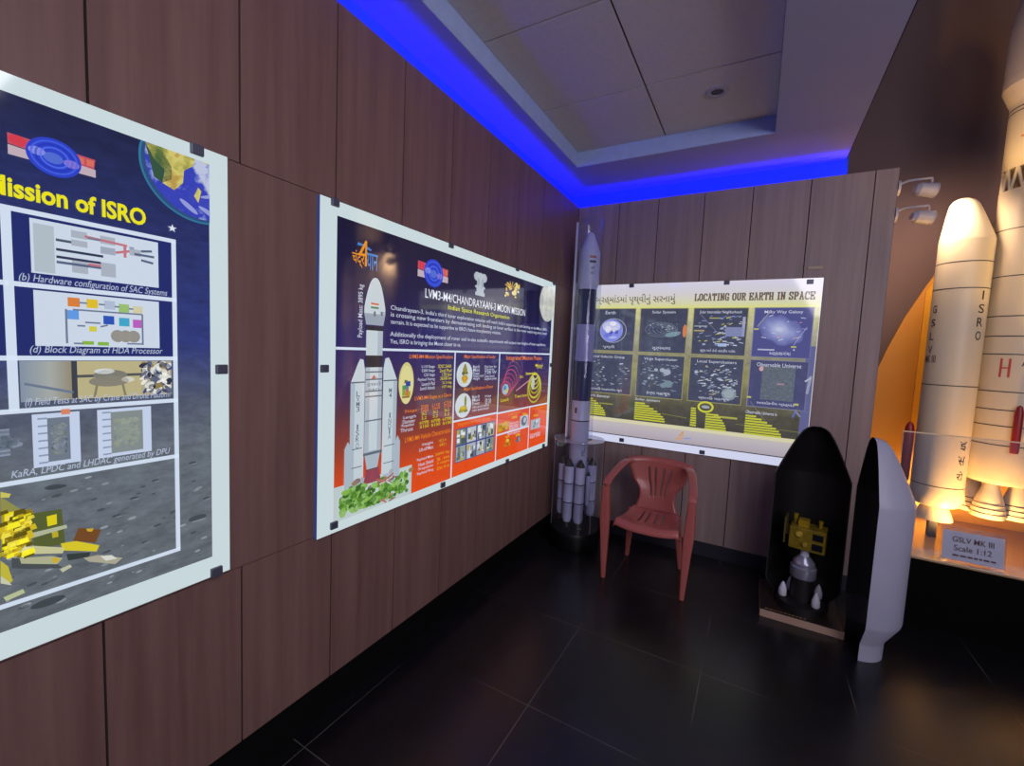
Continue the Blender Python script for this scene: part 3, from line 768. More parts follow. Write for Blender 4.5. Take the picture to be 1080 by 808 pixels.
for (xa, xb, ztop, zsh_, zbot, out, word1, word2) in ((k2(131, 250)[0], k2(197, 250)[0], k2(178, 38)[1], k2(160, 150)[1], k2(150, 610)[1], -1, 'LVM3', 'ISRO'), (k2(284, 250)[0], k2(349, 250)[0], k2(300, 32)[1], k2(320, 140)[1], k2(310, 578)[1], 1, 'M4', 'INDIA')):
    w_ = xb - xa; xi = xb if out < 0 else xa; xo = xa if out < 0 else xb; s_ = -out
    top = [(xo, zsh_), (xi - s_*w_*.52, ztop - .02), (xi - s_*w_*.36, ztop), (xi - s_*w_*.12, ztop - .004), (xi, ztop - .05)]
    A.poly([(xi, zbot), (xo, zbot)] + top, rk, 3)
    A.rect(min(xo, xo + s_*w_*.28), zbot, max(xo, xo + s_*w_*.28), zsh_, rks, 4)
    A.rect(xa, zsh_ - .003, xb, zsh_ + .003, pin, 5)
    c_ = (xa + xb)/2
    ys1, ys2 = ((215, 243, 271), (355, 383, 411, 441)) if out < 0 else ((197, 222, 250), (322, 350, 376, 402, 428))
    if out < 0: ys1 = (200, 224, 248, 272)
    for ch, y in zip(word1, ys1): z_ = k2(200, y)[1]; A.text(ch, c_ - .009, z_ - .011, c_ + .009, z_ + .011, pin, 6, bold=.01)
    for ch, y in zip(word2, ys2): z_ = k2(200, y)[1]; A.text(ch, c_ - .009 + (.005 if ch == 'I' else 0), z_ - .012, c_ + .009 - (.005 if ch == 'I' else 0), z_ + .012, pin, 6, bold=.01)
    A.rect(xo - .028 if out < 0 else xo - .006, zbot - .03, xo + .006 if out < 0 else xo + .028, zbot + .14, rks, 5)
    A.poly([(xo + out*.028, zbot + .14), (xo + out*.011, zbot + .17), (xo - out*.006, zbot + .14)], rks, 5)
    for k in range(2): A.rect(xa + .01, zbot + .05 + .08*k, xb - .01, zbot + .054 + .08*k, pin, 5)
    A.poly([(xa + w_*.1, zbot), (xb - w_*.1, zbot), (xb, zbot - .05), (xa, zbot - .05)], rks, 4)
# trees and launch pad in the lower corner
tb = a2(118, 128)[0]
padx = b2(435, 540)[0]
pz0 = pv0
pz1 = (k2(420, 540)[1] + k2(62, 648)[1])/2
A.rect(pu0, pz0, padx, pz1, ink('#b6c3c4'), 1)
rg = random.Random(11)
for k in range(330):
    uu = rg.uniform(pu0 + .03, padx - .035); vv = rg.uniform(pz0 + .025, pz1 - .05 + .03*math.sin(uu*17))
    if k < 130: uu = rg.uniform(pu0 + .03, pu0 + .30); vv = rg.uniform(pz0 + .025, pz1 - .02)
    s_ = rg.uniform(.006, .018)
    A.ell(uu, vv, s_, s_*.85, ink(rg.choice(['#4d7d2c', '#63963a', '#3a6324', '#7fae4d', '#557f38', '#8cb36a'])), 7 + k % 4, 8)
for k in range(10):
    uu = rg.uniform(pu0 + .20, padx - .15); vv = pz1 - rg.uniform(.0, .14)
    A.line((uu, vv), (uu + rg.uniform(.04, .09), vv + rg.uniform(-.05, .03)), .007, ink(rg.choice(['#8a5a5e', '#a8707a', '#c6c9cc', '#a05a4a'])), 10)
for k in range(14):
    uu = rg.uniform(pu0 + .10, pu0 + .45); A.ell(uu, pz1 - .02 + rg.uniform(-.03, .03), .018, .012, ink(rg.choice(['#7d6a6a', '#a0a4ae', '#8d7c58'])), 6, 9)
# specification column
para(e2(70, 42), e2(355, 42), .026, 'LVM3-M4 Mission Specifications', orange, bold=.02)
para(e2(105, 315), e2(345, 292), .026, 'LVM3-M4 Stages at a Glance', orange, bold=.02)
para(e2(40, 578), e2(340, 525), .026, 'LVM3-M4 Vehicle Characteristics', orange, bold=.02)
def row(y, xa, xb, body, m, dx=0, h=.018):
    a, b = e2(xa, y), e2(xb, y - (xb - xa)*.02)
    para(a, b, h, body, m, bold=.012)
for y, l_, xa in ((106, 'L110 Stage', 150), (132, 'S200 Stage', 150), (160, 'C25 Stage', 165), (190, 'Payload Fairing', 125), (216, 'Launch Pad', 150), (244, 'Launch Azimuth', 140)): row(y, xa, 235, l_, wt)
for y, l_, xa in ((102, 'SDSC SHAR', 258), (130, '2nd Pad', 268), (156, '170 km', 285), (180, '36500 km', 272), (210, '21.3 deg', 285), (236, '107 deg', 285)): row(y, xa, 345, l_, yellow)
for y, l_, xa, m in ((395, 'Stage', 38, orange), (436, 'Length', 30, wt), (462, 'Diameter', 25, wt), (490, 'Propellant', 18, wt), (518, 'Thrust', 10, wt)): row(y, xa, xa + 82, l_, m)
for i, x in enumerate((140, 215, 290)):
    for y, l_ in ((366, ('S200', 'L110', 'C25')[i]), (388, ('Solid', 'Liquid', 'Cryo')[i])): row(y - i*12, x + 4, x + 52, l_, orange)
    for y, l_ in ((412, '26.2'), (440, '3.2'), (470, 'HTPB'), (495, '5150')): row(y - i*12, x - 2 if y > 450 else x + 8, x + (56 if y > 450 else 40), l_, yellow, h=.016)
for y, l_, xa in ((610, 'Height', 155), (640, 'Lift-off Mass', 135), (705, 'Payload Mass', 120), (735, 'Heat Shield', 130), (765, 'Propulsion', 130), (795, 'Payload Ring', 120)): row(y, xa, 225, l_, wt)
for y, l_, xa in ((585, '43.5 m', 265), (612, '642 t', 268), (672, '3895 kg', 240), (702, '5 m', 250), (730, '3 stages', 250), (760, 'Dia 4 m', 252)): row(y, xa, 330 if y > 650 else 312, l_, ink('#d59a2a'))
# payload capsule
c_ = ((e2(50, 90)[0] + e2(50, 330)[0])/2, (e2(50, 75)[1] + e2(50, 343)[1])/2)
ru_, rv_ = (e2(101, 210)[0] - e2(3, 210)[0])/2, (e2(50, 75)[1] - e2(50, 343)[1])/2
A.ell(c_[0], c_[1], ru_, rv_, ink('#c6c07c'), 4, 40)
A.ell(c_[0], c_[1] - .01, ru_*.9, rv_*.94, ink('#d2cd8e'), 5, 40)
for (a, b, w_, h_, cc) in ((.2, -.02, .32, .16, '#2f3f9e'), (-.1, .08, .2, .1, '#6a6a3a'), (-.2, -.2, .35, .14, '#4d8f5a'), (-.35, -.42, .2, .2, '#7c9a4a'), (.2, -.5, .35, .14, '#a8902e'), (.1, -.28, .2, .14, '#3f6d9a'), (-.05, -.68, .5, .06, '#8d6a3a'), (.1, -.4, .12, .24, '#c94f3a')):
    A.rect(c_[0] + (a - w_)*ru_, c_[1] + (b - h_)*rv_, c_[0] + (a + w_)*ru_, c_[1] + (b + h_*.6)*rv_, ink(cc), 6)
# lander and rover discs
para(e2(430, 40), e2(635, 42), .026, 'Major Specifications of Lander', orange, bold=.02)
para(e2(428, 250), e2(618, 240), .026, 'Major Specifications of Rover', orange, bold=.02)
rg = random.Random(21)
for (cx, cy, top, bot) in ((433, 155, 73, 237), (424, 358, 279, 438)):
    c_ = ((e2(cx, cy)[0]), (e2(cx, top)[1] + e2(cx, bot)[1])/2); ru_ = (e2(484, cy)[0] - e2(381, cy)[0])/2; rv_ = (e2(cx, top)[1] - e2(cx, bot)[1])/2
    A.ell(c_[0], c_[1], ru_, rv_, ink('#c3ccd2'), 4, 40)
    if top < 100: shape = ((0, .35, .3, .35, '#8c8038'), (0, -.3, .42, .26, '#b08a24'), (-.2, .1, .2, .16, '#5c5a34'), (.2, .12, .2, .14, '#6a7030'), (0, .68, .14, .16, '#7d7a3a'), (0, -.58, .3, .12, '#c2a23a'), (0, -.3, .2, .14, '#d8a02a'))
    else: shape = ((.22, .3, .14, .5, '#77722c'), (.0, -.25, .5, .24, '#b09a2a'), (-.3, -.42, .3, .16, '#8c8a3a'), (.25, -.45, .3, .12, '#6a6c34'), (-.05, -.2, .3, .12, '#cdb43a'))
    for (a, b, w_, h_, cc) in shape: A.ell(c_[0] + a*ru_, c_[1] + b*rv_, w_*ru_, h_*rv_, ink(cc), 6, 12)
for k, y in enumerate((104, 125, 147, 166, 184)): 
    para(e2(488, y), e2(530 if k != 3 else 556, y), .020, ['Mission life', 'Mass', 'Power', 'Payloads on board', 'Height'][k], wt, bold=.01)
for k, y in enumerate((106, 124, 142, 168, 186)): para(e2(562, y), e2(640 - (k % 2)*14, y - 3), .020, ['One lunar day', '1752 kg with rover', '738 W', 'Chaste, Ilsa and', 'Langmuir probe'][k], wt, bold=.01)
for k, y in enumerate((304, 325, 348, 368, 388)): para(e2(482, y), e2(530 if k < 3 else 590, y - 8), .020, ['Mission life', 'Mass', 'Power', 'Alpha particle payload', 'Laser spectroscope'][k], wt, bold=.01)
for k, y in enumerate((300, 322, 340)): para(e2(565, y), e2(605, y - 4), .020, ['14 days', '26 kg', '50 W'][k], wt, bold=.01)
# mission phases
para(e2(706, 52), e2(937, 50), .040, 'Integrated Mission Phases', orange, bold=.02)
c_ = e2(700, 252)
for k in range(7):
    A.ring(c_[0] + .010 + .020*k, c_[1] + .004 + .020*k, .070 + .006*k, .048 + .007*k, .006, ink(['#c24a72', '#b8436a', '#a83f66', '#c0507a', '#8f4a72', '#7a4470', '#6a3f68'][k]), 4, 40, -.25)
A.ell(c_[0], c_[1], .042, .036, ink('#8fb3c4'), 5); A.ell(c_[0] - .01, c_[1] + .01, .018, .016, ink('#4d7fae'), 6); A.ell(c_[0] + .012, c_[1] - .01, .018, .012, ink('#c9b45a'), 6)
c_ = e2(893, 245); hh = (e2(890, 150)[1] - e2(890, 343)[1])/2
for k in range(6):
    A.ring(c_[0] - .004, c_[1] + .018*k, .118*(1 - .12*k), hh*(1 - .15*k), .013, ink(['#a8a82c', '#c2c030', '#9c9a2c', '#bcb834', '#a8a430', '#c4c26a'][k]), 4, 40)
A.ell(e2(880, 212)[0], e2(880, 212)[1], .026, .05, ink('#b9c0b4'), 6)
A.line(e2(770, 262), e2(868, 185), .008, ink('#c88aa0'), 5); A.line(e2(835, 148), e2(900, 150), .007, ink('#c9b43c'), 5)
for (x, y, x2, body) in ((760, 295, 845, 'Trans lunar'), (835, 148, 900, 'Lunar orbit'), (668, 322, 720, 'Launch'), (898, 96, 945, 'Moon'), (905, 110, 940, 'Landing'), (795, 170, 815, 'Burn')):
    para(e2(x, y), e2(x2, y - 2), .022, body, yellow, bold=.012)
# photo montage
para(e2(388, 488), e2(600, 440), .030, 'Integration and launch campaign', orange, bold=.02)
mx0 = (e2(372, 515)[0] + e2(372, 728)[0])/2; mx1 = (e2(634, 460)[0] + e2(622, 655)[0])/2
mv1 = (e2(380, 515)[1] + e2(634, 458)[1])/2; mv0 = (e2(372, 730)[1] + e2(622, 660)[1])/2
A.rect(mx0, mv0, mx1, mv1, ink('#3a4a86'), 3)
rg = random.Random(9)
for j in range(2):
    for i in range(4):
        a, b = mx0 + (mx1 - mx0)*(i + .06)/4, mx0 + (mx1 - mx0)*(i + .94)/4
        c_, e_ = mv0 + (mv1 - mv0)*(j + .05)/2, mv0 + (mv1 - mv0)*(j + .95)/2
        A.rect(a, c_, b, e_, ink(['#8d9a98', '#a3abb5', '#9aa0a8', '#7b8a86', '#6f8078', '#b3bac0', '#8a94a0', '#a0a59a'][j*4 + i]), 4)
        for k in range(9):
            w_ = rg.uniform(.006, .016); h_ = rg.uniform(.006, .022)
            uu = rg.uniform(a + w_, b - w_); vv = rg.uniform(c_ + h_, e_ - h_)
            A.rect(uu - w_, vv - h_, uu + w_, vv + h_, ink(rg.choice(['#c3ccd4', '#4a5a58', '#3a4250', '#b0a04a', '#d8dde0', '#6a7466', '#5d6a70'])), 5 + k % 3)
# payload panels on the right
para(e2(720, 415), e2(800, 405), .028, 'Lander payloads', orange, bold=.02); para(e2(880, 385), e2(938, 372), .026, 'Propulsion', orange, bold=.02)
def blobs(pa, pb, cols, n, seed, L=5):
    r_ = random.Random(seed); 
    for k in range(n):
        uu = r_.uniform(pa[0], pb[0]); vv = r_.uniform(min(pa[1], pb[1]), max(pa[1], pb[1]))
        A.ell(uu, vv, r_.uniform(.008, .022), r_.uniform(.006, .014), ink(r_.choice(cols)), L + k % 3, 9)
gold = ['#c9941f', '#b07f1a', '#d8b04a', '#8a6420']; greyc = ['#b9c0c6', '#5d6672', '#8e98a2', '#2c3240']
A.rect(e2(650, 500)[0], e2(650, 530)[1], e2(722, 500)[0], e2(722, 462)[1], ink('#c0901f'), 4)
blobs(e2(658, 475), e2(715, 520), gold, 14, 31)
c_ = e2(826, 458); A.rect(c_[0] - .07, c_[1] - .045, c_[0] + .055, c_[1] + .04, ink('#b4bcc6'), 4); A.ell(c_[0] - .01, c_[1], .045, .035, ink('#5e6b78'), 5); A.ell(c_[0], c_[1] + .005, .022, .02, ink('#aeb8c0'), 6)
for k, y in enumerate((478, 492, 506, 520)): para(e2(725, y), e2(788, y - 12), .020, ['Plasma probe', 'Heat sensor', 'Seismometer', 'Reflector'][k], wt, bold=.01)
para(e2(745, 434), e2(775, 430), .022, 'Rambha', yellow, bold=.01); para(e2(815, 414), e2(840, 412), .022, 'Ilsa', yellow, bold=.01)
c_ = e2(712, 600); blobs((c_[0] - .035, c_[1] - .02), (c_[0] + .035, c_[1] + .02), gold, 12, 33)
c_ = e2(782, 580); blobs((c_[0] - .035, c_[1] - .02), (c_[0] + .035, c_[1] + .02), greyc[1:] + ['#20242c', '#9a6a4a'], 12, 34)
para(e2(715, 545), e2(795, 530), .024, 'Rover payloads', wt, bold=.012); para(e2(700, 566), e2(725, 560), .022, 'Apxs', yellow, bold=.01); para(e2(770, 550), e2(795, 546), .022, 'Libs', yellow, bold=.01)
A.rect(e2(866, 500)[0], e2(866, 520)[1], e2(925, 500)[0], e2(925, 440)[1], ink('#a3abb6'), 4); c_ = e2(898, 475); blobs((c_[0] - .035, c_[1] - .025), (c_[0] + .035, c_[1] + .025), greyc, 12, 35)
para(e2(885, 428), e2(915, 418), .024, 'Shape', yellow, bold=.012)
for k, y in enumerate((552, 566)): para(e2(862, y), e2(926, y - 18), .022, ['Earth studied from', 'lunar orbit'][k], wt, bold=.012)
A.finish(P2, O2)
clips(P2, O2, [a2(110, 75), a2(600, 255), a2(880, 355), a2(1035, 415), b2(105, 735), b2(565, 565), b2(837, 465), b2(990, 400), a2(65, 775), a2(1022, 760)])

# ---- poster C : Locating our Earth in space (back wall)
A = Art('back', D - TH)
g3 = lambda x, y: A.at(620 + x/8.077, 290 + y/8.077)
h3 = lambda x, y: A.at(740 + x/7.693, 285 + y/7.693)
i3 = lambda x, y: A.at(620 + x/7.346, 380 + y/7.346)
j3 = lambda x, y: A.at(740 + x/6.736, 380 + y/6.736)
u1 = (A.at(869, 293)[0] + A.at(858, 402)[0])/2; v1 = (A.at(869, 293)[1] + A.at(640.4, 300.4)[1])/2
v0 = (A.at(644.5, 465)[1] + A.at(820, 492.4)[1])/2; u0 = A.at(619, 300)[0]
cream = '#d9d6d6'
P3, O3 = board('space_address_poster', 'backlit poster headed Locating our Earth in Space on the back wall, eight dark panels', 'back', u0, v0, u1, v1, ink('#cdd0e8'), mat('acrylic_edge_dark', '#2a2438', .3))
lo = v0 - O3[1]; HH = v1 - v0
dkline = (i3(120, 560)[1] + i3(900, 665)[1] + j3(300, 660)[1])/3
ptop = (g3(300, 285)[1] + h3(700, 305)[1])/2
pbot = (i3(500, 470)[1] + j3(400, 545)[1])/2
pr = u1 - .040
A.rect(u0, dkline, u1, v1, ink('#cfcad8'), 0)
A.rect(u0 + .004, ptop, u1 - .004, v1 - .012, ink_ramp('print_cream_band', [(0, '#d6d67c'), (.18, '#d0cfa8'), (.55, '#cdc9cc'), (1, '#cdcae0')], 'Y', ptop - O3[1], v1 - O3[1]), 1)
A.rect(u0, pbot - .03, u1, pbot, ink('#cfcaa6'), 1)
A.rect(u0, dkline + .004, u1, pbot - .03, ink_ramp('print_grey_band', [(0, '#a9a0a8'), (.5, '#b3abb6'), (1, '#bdb6b4')], 'Y', dkline - O3[1], pbot - .03 - O3[1]), 1)
A.rect(u0, dkline - .004, u1, dkline + .004, ink('#4f4858'), 2)
# yellow ground between the panels, brown at the foot
frame_y = ink_ramp('print_gold_frame', [(0, '#454340'), (.16, '#504d42'), (.28, '#6a674e'), (.45, '#8d8a5a'), (.62, '#8a8670'), (.8, '#a5a28c'), (1, '#c8c688')], 'Y', pbot - O3[1], ptop - O3[1], (16, .25, (1, 1, 1)))
A.rect(u0, pbot, u1 - .004, ptop, frame_y, 1)
A.rect(pr - .02, pbot, u1 - .006, (ptop + pbot)/2 + .2, ink('#5d5f8c'), 2)
cw = [(u0 + .02, (g3(405, 350)[0] + g3(385, 640)[0])/2), ((g3(450, 350)[0] + g3(435, 640)[0])/2, (g3(850, 350)[0] + g3(825, 660)[0])/2),
      ((g3(905, 350)[0] + g3(880, 690)[0])/2, (h3(378, 340)[0] + h3(345, 680)[0])/2), ((h3(440, 340)[0] + h3(400, 690)[0])/2, pr)]
rowv = [((g3(300, 290)[1] + h3(700, 308)[1])/2, (g3(250, 640)[1] + h3(650, 712)[1])/2), ((g3(250, 672)[1] + h3(650, 740)[1])/2, (i3(200, 258)[1] + j3(550, 340)[1])/2)]
dark = ink_ramp('print_deep_space', [(0, '#3b3f56'), (.5, '#454a60'), (1, '#3f4358')], 'Y', 0, 1.2, (20, .2, (1, 1, 1)))
blue = ink_ramp('print_blue_space', [(0, '#4a4c78'), (.5, '#46486e'), (1, '#484b66')], 'Y', 0, 1.2, (12, .16, (1, 1, 1)))
wt3 = ink('#c3c6d8'); heads = [['Earth', 'Solar System', 'Solar Interstellar Neighborhood', 'Milky Way Galaxy'], ['Local Galactic Group', 'Virgo Supercluster', 'Local Superclusters', 'Observable Universe']]
foots = [['પૃથ્વી', 'સૂર્યમાળા', 'સૂર્ય અને તેનો તારાકીય પડોશ', 'આકાશગંગા'], ['સ્થાનિક આકાશગંગા જૂથ', 'કન્યા મહાજૂથ', 'સ્થાનિક મહાજૂથ', 'અવલોકનીય બ્રહ્માંડ']]
PAN = {}
for j in range(2):
    for i in range(4):
        a, b = cw[i]; t_, bt = rowv[j]
        A.rect(a - .006, bt - .006, b + .006, t_ + .006, ink('#8f8c5e' if i < 3 else '#7b7c90'), 2)
        A.rect(a, bt, b, t_, dark if i < 3 else blue, 3)
        PAN[(i, j)] = (a, bt, b, t_)
        n = len(heads[j][i]); wd = min(.78*(b - a), .0135*n + .02)
        c_ = (a + b)/2
        A.text(heads[j][i], c_ - wd/2, t_ - .044, c_ + wd/2, t_ - .016, wt3, 6, bold=.01)
        n = len(foots[j][i]); wd = min(.66*(b - a), .014*n + .02)
        A.text(foots[j][i], c_ - wd/2, bt + .014, c_ + wd/2, bt + .044, wt3, 6, bold=.012)
hb = ink('#54463e')
a_, b_ = h3(-65, 222), h3(930, 205)
a_ = A.at(733, 313.5); b_ = h3(928, 207)
LT = 'LOCATING OUR EARTH IN SPACE'
vv = (a_[1] + b_[1])/2
slab = {'L': ['20,0;20,100', '0,0;100,0', '0,100;45,100', '95,0;95,28'], 'O': ['12,20;12,80', '88,20;88,80', '12,20;35,0', '35,0;65,0', '65,0;88,20', '12,80;35,100', '35,100;65,100', '65,100;88,80'],
 'C': ['12,20;12,80', '12,20;35,0', '35,0;70,0', '70,0;92,18', '12,80;35,100', '35,100;70,100', '90,100;90,68'], 'A': ['50,100;15,0', '50,100;85,0', '28,36;72,36', '0,0;32,0', '68,0;100,0', '30,100;55,100'],
 'T': ['50,0;50,100', '0,100;100,100', '28,0;72,0', '4,100;4,72', '96,100;96,72'], 'I': ['50,0;50,100', '10,0;90,0', '10,100;90,100'], 'N': ['18,0;18,100', '18,100;82,0', '82,0;82,100', '0,0;38,0', '62,100;100,100', '0,100;22,100'],
 'G': ['12,20;12,80', '12,20;35,0', '35,0;85,0', '85,0;85,44', '58,44;100,44', '12,80;35,100', '35,100;70,100', '88,100;88,70'], 'U': ['16,100;16,22', '84,100;84,22', '16,22;35,0', '35,0;65,0', '65,0;84,22', '0,100;36,100', '64,100;100,100'],
 'R': ['18,0;18,100', '0,100;65,100', '65,100;85,80', '85,80;65,50', '18,50;65,50', '50,50;86,0', '0,0;38,0', '72,0;100,0'], 'E': ['18,0;18,100', '0,0;92,0', '0,100;92,100', '18,50;62,50', '92,0;92,28', '92,100;92,72', '62,38;62,62'],
 'H': ['18,0;18,100', '82,0;82,100', '18,50;82,50', '0,0;38,0', '62,0;100,0', '0,100;38,100', '62,100;100,100'], 'S': ['88,98;88,70', '82,90;65,100', '65,100;30,100', '30,100;12,78', '12,78;30,55', '30,55;70,45', '70,45;88,24', '88,24;70,0', '70,0;34,0', '34,0;16,10', '12,0;12,30'],
 'P': ['18,0;18,100', '0,100;65,100', '65,100;88,78', '88,78;65,46', '18,46;65,46', '0,0;42,0']}
adv = [0 if False else (.55 if ch == ' ' else (.75 if ch == 'I' else 1.0)) for ch in LT]
tot = sum(adv); x_ = a_[0]; uw = (b_[0] - a_[0])/tot
sl_m = ink('#66584c')
for ch, w_ in zip(LT, adv):
    if ch != ' ':
        for st_ in slab[ch]:
            (p1x, p1y), (p2x, p2y) = [tuple(float(t_)/100 for t_ in q_.split(',')) for q_ in st_.split(';')]
            P_ = Vector((x_ + uw*w_*.80*p1x, vv - .025 + .050*p1y)); Q_ = Vector((x_ + uw*w_*.80*p2x, vv - .025 + .050*p2y))
            e_ = (Q_ - P_).normalized()*.002
            A.line(P_ - e_, Q_ + e_, .0105 if abs(p1x - p2x) < .3 else .0075, sl_m, 6)
    x_ += uw*w_
# heading in the second script
a_, b_ = g3(118, 205), g3(748, 205); vv = (g3(140, 210)[1] + g3(748, 205)[1])/2
A.text('બ્રહ્માંડમાં પૃથ્વીનું સરનામું', a_[0] - .05, vv - .046, b_[0], vv + .044, hb, 6, bold=.012)
# earth
rg = random.Random(41)
c_ = ((g3(128, 470)[0] + g3(282, 470)[0])/2, (g3(200, 378)[1] + g3(200, 570)[1])/2); er = (g3(200, 378)[1] - g3(200, 570)[1])/2
A.ring(c_[0] + .012, c_[1], er*1.2, er*1.08, .006, ink('#9aa0b8'), 4)
A.ell(*c_, er, er, ink('#7d86d8'), 5); A.ell(c_[0] - er*.05, c_[1] + er*.35, er*.8, er*.5, ink('#b9bdde'), 6)
for (a, b, ru, rv, cc) in ((-.3, .1, .3, .3, '#d6d6e6'), (.3, .1, .25, .2, '#c9cbe2'), (-.05, -.15, .18, .18, '#4a51a8'), (.45, -.1, .16, .2, '#4e56ac'), (-.3, -.45, .35, .2, '#6a73cc'), (.1, -.6, .4, .12, '#aab0e0'), (.1, .6, .3, .2, '#dcdce8')):
    A.ell(c_[0] + a*er, c_[1] + b*er, ru*er, rv*er, ink(cc), 7, 16)
# solar system
p_ = PAN[(1, 0)]; A.ell(p_[2] - .012, (p_[1] + p_[3])/2, .016, .05, ink('#c97a52'), 8)
for k in range(6): A.ring(U(p_, .62 - .03*k), Vv(p_, .52), .028 + .020*k, .010 + .010*k, .002, ink('#7d8a9a'), 4, 36)
A.speck((U(p_, .2), Vv(p_, .40), U(p_, .9), Vv(p_, .66)), 34, ink('#8d9aa8'), .002, .006, 5, 1.6, rg)
A.ell(U(p_, .72), Vv(p_, .42), .06, .02, ink('#6f8c98'), 4, 24, .2)
# star fields of bright dashes
def dashes(p_, n, cols, x0=.08, x1=.92, y0=.16, y1=.84):
    for k in range(n):
        u, v = U(p_, rg.uniform(x0, x1)), Vv(p_, rg.uniform(y0, y1)); L_ = rg.uniform(.008, .032)
        A.line((u, v), (u + L_, v + rg.uniform(-.3, .5)*L_), rg.uniform(.004, .008), ink(rg.choice(cols)), 4 + k % 3)
dashes(PAN[(2, 0)], 70, ['#aab4cc', '#c2c9d8', '#8a97b8', '#b9b45a', '#7d8cc0'])
for (a, b, w_, h_, cc) in ((.02, .60, .25, .03, '#8a8f9c'), (.62, .40, .34, .2, '#7b82a8'), (.5, .18, .16, .07, '#9fb0d0'), (.02, .5, .2, .03, '#a89a6a'), (.3, .78, .2, .02, '#a9a45a'), (.92, .4, .05, .42, '#9a9cb8')):
    A.rect(U(PAN[(2, 0)], a), Vv(PAN[(2, 0)], b), U(PAN[(2, 0)], min(a + w_, .99)), Vv(PAN[(2, 0)], b + h_), ink(cc), 5)
A.line((U(PAN[(2, 0)], .1), Vv(PAN[(2, 0)], .9)), (U(PAN[(2, 0)], .5), Vv(PAN[(2, 0)], .45)), .003, ink('#7d7f9a'), 4)
# the galaxy, a soft spiral
p_ = PAN[(3, 0)]
gm = bpy.data.materials.new('print_galaxy'); gm.use_nodes = True
nt = gm.node_tree; b = nt.nodes['Principled BSDF']; b.inputs['Base Color'].default_value = (.01, .01, .02, 1); b.inputs['Roughness'].default_value = .06; b.inputs['Specular IOR Level'].default_value = GLOSS
tc = nt.nodes.new('ShaderNodeTexCoord'); mp = nt.nodes.new('ShaderNodeMapping')
gcx, gcy = U(p_, .47) - O3[0], Vv(p_, .55) - O3[1]
mp.inputs['Location'].default_value = (-gcx, -gcy, 0)
vr = nt.nodes.new('ShaderNodeVectorRotate'); vr.inputs['Angle'].default_value = .45; vr.rotation_type = 'Z_AXIS'
m3 = nt.nodes.new('ShaderNodeMapping'); m3.inputs['Scale'].default_value = (5.2, 7.6, 0)
ln = nt.nodes.new('ShaderNodeVectorMath'); ln.operation = 'LENGTH'
nz = nt.nodes.new('ShaderNodeTexNoise'); nz.inputs['Scale'].default_value = 14; nz.inputs['Detail'].default_value = 6
ad = nt.nodes.new('ShaderNodeMath'); ad.operation = 'MULTIPLY_ADD'; ad.inputs[1].default_value = .5; 
rp = nt.nodes.new('ShaderNodeValToRGB'); cr_ = rp.color_ramp
while len(cr_.elements) < 5: cr_.elements.new(.5)
for e, (pp, hx) in zip(cr_.elements, ((.25, '#c6cbe0'), (.42, '#a4abd0'), (.70, '#7d84b8'), (1.0, '#5a5e98'), (1.25/1.3, '#4b4e84'))): e.position = min(pp, 1); e.color = lin(hx)
nt.links.new(tc.outputs['Object'], mp.inputs[0]); nt.links.new(mp.outputs[0], vr.inputs['Vector']); nt.links.new(vr.outputs[0], m3.inputs[0]); nt.links.new(m3.outputs[0], ln.inputs[0])
nt.links.new(tc.outputs['Object'], nz.inputs['Vector']); nt.links.new(nz.outputs['Fac'], ad.inputs[0]); nt.links.new(ln.outputs['Value'], ad.inputs[2]); nt.links.new(ad.outputs[0], rp.inputs['Fac'])
nt.links.new(rp.outputs['Color'], b.inputs['Emission Color']); b.inputs['Emission Strength'].default_value = 1
A.rect(p_[0], p_[1], p_[2], p_[3], gm, 4)
dashes(p_, 16, ['#aab4cc', '#c2c9d8', '#b08aa0', '#8d94c8'])
A.line((U(p_, .06), Vv(p_, .62)), (U(p_, .26), Vv(p_, .92)), .004, ink('#a5a27c'), 5); A.line((U(p_, .72), Vv(p_, .25)), (U(p_, .92), Vv(p_, .62)), .004, ink('#9a9cc0'), 5)
A.rect(U(p_, .1), Vv(p_, .13), U(p_, .4), Vv(p_, .16), ink('#a9adc4'), 5)
for (a, b_) in ((.0, .55), (.68, .2)): A.rect(U(p_, a), Vv(p_, b_), U(p_, a + .09), Vv(p_, b_ + .035), ink('#a9a868'), 6)
# the lower four
dashes(PAN[(0, 1)], 40, ['#9aa6ba', '#b4bccb', '#7a86a4']); dashes(PAN[(1, 1)], 44, ['#7a889c', '#8d9ab0'])
p_ = PAN[(1, 1)]
for (a, b_, ru) in ((.66, .62, .030), (.56, .66, .022), (.42, .66, .016), (.34, .52, .014), (.28, .45, .012), (.2, .36, .014), (.7, .34, .036), (.6, .3, .026)):
    A.ell(U(p_, a), Vv(p_, b_), ru, ru*.8, ink('#98a4b4' if b_ > .4 else '#6f8490'), 5, 14)
p_ = PAN[(2, 1)]; dashes(p_, 90, ['#9aa6ba', '#b4bccb', '#c8cfd8', '#7a86a4', '#a9a88a'])
A.ell(U(p_, .78), Vv(p_, .22), .05, .05, ink('#7d8a98'), 6, 24); A.ell(U(p_, .78), Vv(p_, .22), .034, .034, ink('#93a0a6'), 7, 24)
for k in range(14): A.ell(U(p_, rg.uniform(.1, .9)), Vv(p_, rg.uniform(.2, .8)), rg.uniform(.008, .022), rg.uniform(.004, .010), ink(rg.choice(['#8f9bb0', '#b4bccb', '#72829a'])), 5, 12, rg.uniform(-.6, .6))
p_ = PAN[(3, 1)]
ms = ink_ramp('print_observable', [(0, '#4c5466'), (.5, '#5d6672'), (1, '#6d7680')], 'Y', .25, .75, (60, .5, (1, 1, 1), 1))
A.rect(U(p_, .22), Vv(p_, .16), U(p_, .80), Vv(p_, .88), ms, 4)
